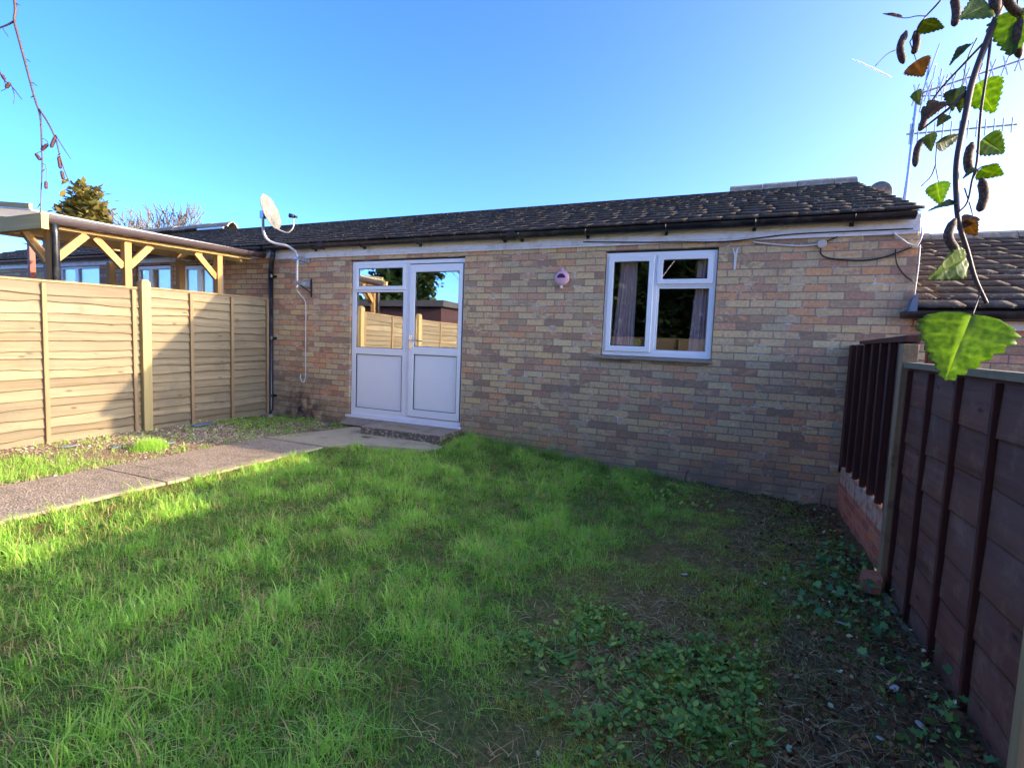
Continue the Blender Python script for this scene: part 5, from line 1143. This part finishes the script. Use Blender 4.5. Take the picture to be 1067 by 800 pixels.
# ------------------------------------------------------------------ birch tree behind the viewer; its drooping twigs frame the view
BB = (0.75, -7.0, -0.35)
birch = thing('birch_tree', BB, 'birch tree whose drooping twigs with leaves and catkins hang into the top corners', 'tree')
def bw(x, y, d): return Vector(at_depth(x, y, d))
mb = MB(); mb.tube([BB, (0.72, -6.95, 1.0), (0.66, -6.8, 2.2), (0.55, -6.6, 3.4), (0.5, -6.4, 4.6)], [0.10, 0.085, 0.07, 0.05, 0.03], 12); mb.build('trunk', 'bark', birch, smooth=True)
top_r = bw(1050, -14, 0.52); top_l = bw(14, -14, 1.1)
mb = MB()
mb.tube(curve_pts([(0.66, -6.8, 2.2), (0.52, -6.1, 2.75), (0.35, -5.4, 2.6), (0.27, -5.05, 2.1), tuple(top_r + Vector((0.01, 0, 0.3))), tuple(top_r)], 8), [0.03] * 6 + [0.02] * 10 + [0.012] * 9 + [0.006] * 8 + [0.0035] * 7 + [0.0032], 8)
mb.tube(curve_pts([(0.6, -6.65, 3.0), (-0.1, -6.0, 3.5), (-0.9, -5.4, 3.2), (-1.4, -5.0, 2.5), tuple(top_l + Vector((0, 0, 0.3))), tuple(top_l)], 8), [0.028] * 6 + [0.018] * 10 + [0.010] * 9 + [0.004] * 8 + [0.0028] * 7 + [0.0026], 8)
mb.build('limb', 'bark', birch, smooth=True)
D = 0.50
def twig(mb, pts, d, r0, r1):
    """pts photo-traced (x, y[, d])"""
    P = [bw(p[0], p[1], p[2] if len(p) > 2 else d) for p in pts]; C_ = curve_pts(P, 5); n = len(C_)
    mb.tube(C_, [r0 + (r1 - r0) * k / (n - 1) for k in range(n)], 7)
mb = MB()
twig(mb, [(1050, -14, .52), (1042, 9, .52), (1030, 39, .51), (1013.6, 84, .50), (1006, 120, .49), (997, 168, .48), (996.5, 204, .475), (999, 232, .47), (1008, 262, .465), (1016, 290, .46), (1028, 316, .455)], D, 0.0034, 0.0016)
twig(mb, [(1029, 41, .51), (1005, 66, .52), (980, 93, .54), (962, 118, .56)], D, 0.0013, 0.0007)
twig(mb, [(1009, 94, .50), (990, 112, .50), (972, 126, .51), (962, 134, .52)], D, 0.0016, 0.0008)
twig(mb, [(1033, 34, .51), (1029, 70, .50), (1022, 118, .49), (1018, 168, .48), (1013, 188, .475), (1008, 211, .47), (998, 222, .47)], D, 0.0013, 0.0008)
twig(mb, [(990, -12, .55), (978, 3, .55), (965, 17, .56), (958, 27, .56), (948, 44, .57)], D, 0.0012, 0.0006)
twig(mb, [(965, 17, .56), (955, 17, .56), (942, 19, .57), (922, 15, .58)], D, 0.0006, 0.0004)
twig(mb, [(948, 44, .57), (953, 58, .57), (955, 64, .57)], D, 0.0005, 0.0004)
twig(mb, [(934, 52, .58), (924, 57, .58), (912, 69, .58)], D, 0.0006, 0.0004)
twig(mb, [(1018, 40, .52), (1008, 62, .52), (1002, 90, .52), (988, 122, .53)], D, 0.0007, 0.0004)
twig(mb, [(976, 152, .54), (975, 172, .54), (978, 190, .54)], D, 0.0006, 0.0004)
twig(mb, [(975, 172, .54), (970, 184, .54), (960, 194, .54)], D, 0.0008, 0.0005)
twig(mb, [(1012, 190, .475), (1020, 176, .475), (1030, 172, .47)], D, 0.0007, 0.0005)
twig(mb, [(1005, 196, .475), (1011, 215, .475), (1014, 226, .475)], D, 0.0006, 0.0004)
twig(mb, [(1062, -10, .5), (1060, 4, .5), (1060, 20, .5)], D, 0.001, 0.0006)
twig(mb, [(1022, 301, .457), (1019, 312, .456), (1013, 329, .45)], D, 0.0007, 0.0006)
mb.build('twig', 'twig', birch, smooth=True)
DL = 1.1
mb = MB()
twig(mb, [(14, -14), (16, 10), (15, 22), (20, 42), (28, 72), (36, 102), (42, 122), (43.5, 150), (44, 175), (43, 196), (42, 221)], DL, 0.0030, 0.0010)
twig(mb, [(15, 22), (8, 26), (-3, 30), (-20, 34)], DL, 0.0020, 0.0014); twig(mb, [(3, 30), (7, 36), (9, 39)], DL, 0.0009, 0.0005)
twig(mb, [(41, 114), (50, 128), (58, 145), (63, 165), (68, 180), (73, 192)], DL, 0.0020, 0.0008); twig(mb, [(58, 141), (66, 154), (74, 166)], DL, 0.0012, 0.0006)
twig(mb, [(-16, 60), (-2, 72), (3, 82), (12, 90), (20, 100), (23, 104)], DL, 0.0018, 0.0007); twig(mb, [(13, 92), (15, 100), (14, 108)], DL, 0.0009, 0.0005)
twig(mb, [(4, 82), (6, 92), (1, 95)], DL, 0.0009, 0.0005)
for (x, y, dx, dy) in ((17, 4, 4, 2), (28, 62, 4, 3), (34, 86, 5, 4), (35, 100, -3, 2), (20, 42, 1, 5), (42, 131, 1, -4), (43, 180, 4, -4), (42, 212, -3, 5), (63, 160, -3, 2)):
    twig(mb, [(x, y), (x + dx * 0.5, y + dy * 0.5), (x + dx, y + dy)], DL, 0.0011, 0.0006)
twig(mb, [(43, 144), (49, 147), (50, 152)], DL, 0.0006, 0.0005); twig(mb, [(43, 158), (38, 160), (38, 163)], DL, 0.0006, 0.0005); twig(mb, [(44, 170), (48, 174), (48, 190)], DL, 0.0006, 0.0005)
mb.build('twig', 'twig', birch, smooth=True)

def serrated(n=9, depth=0.045, seed=0):
    """half outline of a birch leaf from petiole (0,0) to tip (0,1)"""
    rnd = random.Random(seed); H = [(0.0, 0.0), (0.13, 0.0), (0.28, 0.03), (0.42, 0.10), (0.50, 0.20), (0.49, 0.31), (0.42, 0.44), (0.33, 0.57), (0.24, 0.70), (0.15, 0.82), (0.07, 0.92), (0.0, 1.0)]
    out = [H[0]]
    for a, b in zip(H[:-1], H[1:]):
        for k in (0.33, 0.66, 1.0):
            t = k; x = a[0] + (b[0] - a[0]) * t; y = a[1] + (b[1] - a[1]) * t
            if y > 0.05 and y < 0.97: j = depth * rnd.uniform(0.5, 1.2) if k != 0.66 else -depth * 0.35
            else: j = 0
            out.append((x + j * 0.8, y + (j * 0.45 if j > 0 else 0)))
    out[-1] = (0.0, 1.0); return out
def birch_leaf(base, tip, d, width, mat, seed, label=None, fold=0.25, turn=0.0, dtip=None):
    """leaf from photo-traced base to tip; width as a fraction of length; turn rotates about the midrib"""
    B = bw(base[0], base[1], d); T = bw(tip[0], tip[1], dtip or d); L = (T - B).length; yv = (T - B).normalized()
    view = (Vector(CAM) - B).normalized(); nv = (view - yv * view.dot(yv)).normalized(); xv = yv.cross(nv)
    R_ = Matrix.Rotation(turn, 3, yv); xv = R_ @ xv; nv = R_ @ nv
    R = serrated(seed=seed); Lh = serrated(seed=seed + 50); rnd = random.Random(seed); cols = 5
    vs = []; fs = []; vein = []
    n = len(R)
    def P(px, py):
        zz = fold * abs(px) + 0.10 * math.sin(py * 7 + seed) * px + 0.05 * math.sin(py * 13 + seed * 2) * abs(px) - 0.18 * (py - 0.35) ** 2 + 0.02 * math.sin(px * 22 + py * 13)
        return B + xv * (px * L * width) + yv * (py * L) + nv * (zz * L * 0.5)
    for sgn, O in ((1, R), (-1, Lh)):
        b0 = len(vs)
        for i, (ox, oy) in enumerate(O):
            my = max(0, min(1, oy - 0.16 * ox)) if 0 < i < n - 1 else oy
            for k in range(cols + 1):
                t = k / cols; px = ox * t * sgn; py = my + (oy - my) * t
                vs.append(P(px, py)); vv = 1.0 if k == 0 else (0.4 if (i % 5 == 2 and t < 0.85) else 0.0); vein.append(vv)
        for i in range(n - 1):
            for k in range(cols):
                a = b0 + i * (cols + 1) + k; q = (a, a + 1, a + cols + 2, a + cols + 1); fs.append(q if sgn > 0 else q[::-1])
    o = raw_mesh('leaf', np.array([tuple(v) for v in vs]), np.array(fs), mat, {'vein': vein}, smooth=True, parent=birch)
    s = o.modifiers.new('solid', 'SOLIDIFY'); s.thickness = 0.00025; s.offset = 0
    if label: o['label'] = label
    return o
birch_leaf((1013, 327), (985, 396), .45, 1.06, 'birch_green', 1, 'large bright green serrated leaf lit through by the sun', 0.15, 0.10)
birch_leaf((1007, 268), (968, 291), .46, 0.72, 'birch_green', 2, None, 0.35, -0.5)
birch_leaf((1006, 230), (1018, 246), .47, 1.0, 'birch_brown', 3, 'brownish green withered leaf', 0.4, 0.6)
birch_leaf((1020, 86), (1036, 118), .52, 0.95, 'birch_green', 4, None, 0.2, 0.3)
birch_leaf((1024, 145), (1047, 160), .49, 0.95, 'birch_green', 5, None, 0.25, -0.3)
birch_leaf((1022, 176), (1046, 183), .48, 0.85, 'birch_green', 6, None, 0.3, 0.6)
birch_leaf((977, 190), (980, 214), .53, 0.85, 'birch_green', 7, None, 0.3, 0.3)
birch_leaf((1066, 8), (1052, 58), .50, 0.95, 'birch_green', 8, None, 0.2, 0.2)
birch_leaf((1030, 6), (1000, 19), .50, 0.95, 'birch_green', 9, None, 0.4, 0.5)
birch_leaf((960, 22), (984, 30), .56, 0.8, 'birch_dull', 10, None, 0.6, 0.7)
birch_leaf((954, 64), (962, 80), .57, 1.3, 'birch_brown', 11, 'brown withered leaf', 0.4, 0.2)
birch_leaf((998, 92), (992, 116), .51, 0.75, 'birch_dull', 12, None, 0.7, 0.4)
birch_leaf((979, 106), (966, 124), .52, 0.8, 'birch_brown', 13, 'brown withered leaf', 0.6, 0.3)
birch_leaf((956, 94), (958, 110), .54, 0.7, 'birch_dull', 14, None, 0.6, 0.6)
birch_leaf((975, 150), (1003, 140), .54, 0.55, 'birch_dull', 15, None, 0.6, 0.6)
birch_leaf((970, 139), (970, 158), .52, 0.7, 'birch_dull', 16, None, 0.6, 0.4)
birch_leaf((1012, 46), (989, 68), .52, 0.35, 'birch_dull', 17, None, 0.5, 0.9)
birch_leaf((999, 211), (967, 219), .475, 0.28, 'birch_dull', 18, None, 0.3, 1.0)
birch_leaf((1018, 176), (1003, 186), .475, 0.45, 'birch_dull', 19, None, 0.5, 0.8)
birch_leaf((987, 120), (976, 132), .52, 0.7, 'birch_dull', 20, None, 0.4, 0.3)
birch_leaf((1014, 225), (1003, 238), .47, 0.9, 'birch_brown', 21, None, 0.4, 0.2)
birch_leaf((940, 19), (920, 14), .57, 0.22, 'birch_brown', 22, None, 0.3, 0.8)
birch_leaf((1003, 100), (1000, 118), .50, 0.6, 'birch_dull', 23, None, 0.5, 0.3)
def catkin(a, b, d, r, mat='catkin', c=None):
    A = bw(a[0], a[1], d); B_ = bw(b[0], b[1], d); Mid = bw(c[0], c[1], d) if c else (A + B_) / 2
    P = curve_pts([A, Mid, B_], 9); n = len(P); rs = []
    for k in range(n):
        t = k / (n - 1); rs.append(0.8 * r * (0.35 + 0.65 * min(1, t * 6)) * (1 + 0.02 * math.sin(k * 2.4)) * (1 if t < 0.8 else max(0.25, math.sqrt(max(0, 1 - ((t - 0.8) / 0.2) ** 2)))))
    mb = MB(); mb.tube(P, rs, 10); return mb.build('catkin', mat, birch, smooth=True)
k5 = lambda x, y: (850 + x / 3.332, y / 3.332)
for a, b, d, r, c in [((315, 108), (305, 222), .57, .0046, (293, 165)), ((345, 108), (340, 188), .57, .0046, (350, 150)), ((478, -20), (482, 92), .54, .0050, (488, 40)), ((655, -20), (715, 55), .50, .0048, (680, 25)),
                   ((712, 60), (707, 202), .50, .0046, (700, 130)), ((543, 495), (535, 605), .49, .0046, (528, 550)), ((575, 618), (568, 735), .475, .0050, (585, 680)), ((375, 478), (345, 580), .55, .0042, (352, 520)),
                   ((622, -30), (622, 45), .50, .0062, None), ((375, 370), (362, 455), .54, .0042, (378, 410))]:
    catkin(k5(*a), k5(*b), d, r, 'catkin', k5(*c) if c else None)
catkin((995, 228), (998, 264), .465, .0046, 'catkin', (988, 246))
for a, b in [((58, 142), (53, 154)), ((50, 150), (43, 157)), ((37, 160), (42, 167)), ((61, 163), (63, 176)), ((64, 178), (66, 187)), ((48, 189), (48, 197)), ((2, 78), (5, 83)), ((11, 86), (6, 92))]:
    catkin(a, b, DL, .0042, 'catkin_dry')
print('objects', len(bpy.data.objects))
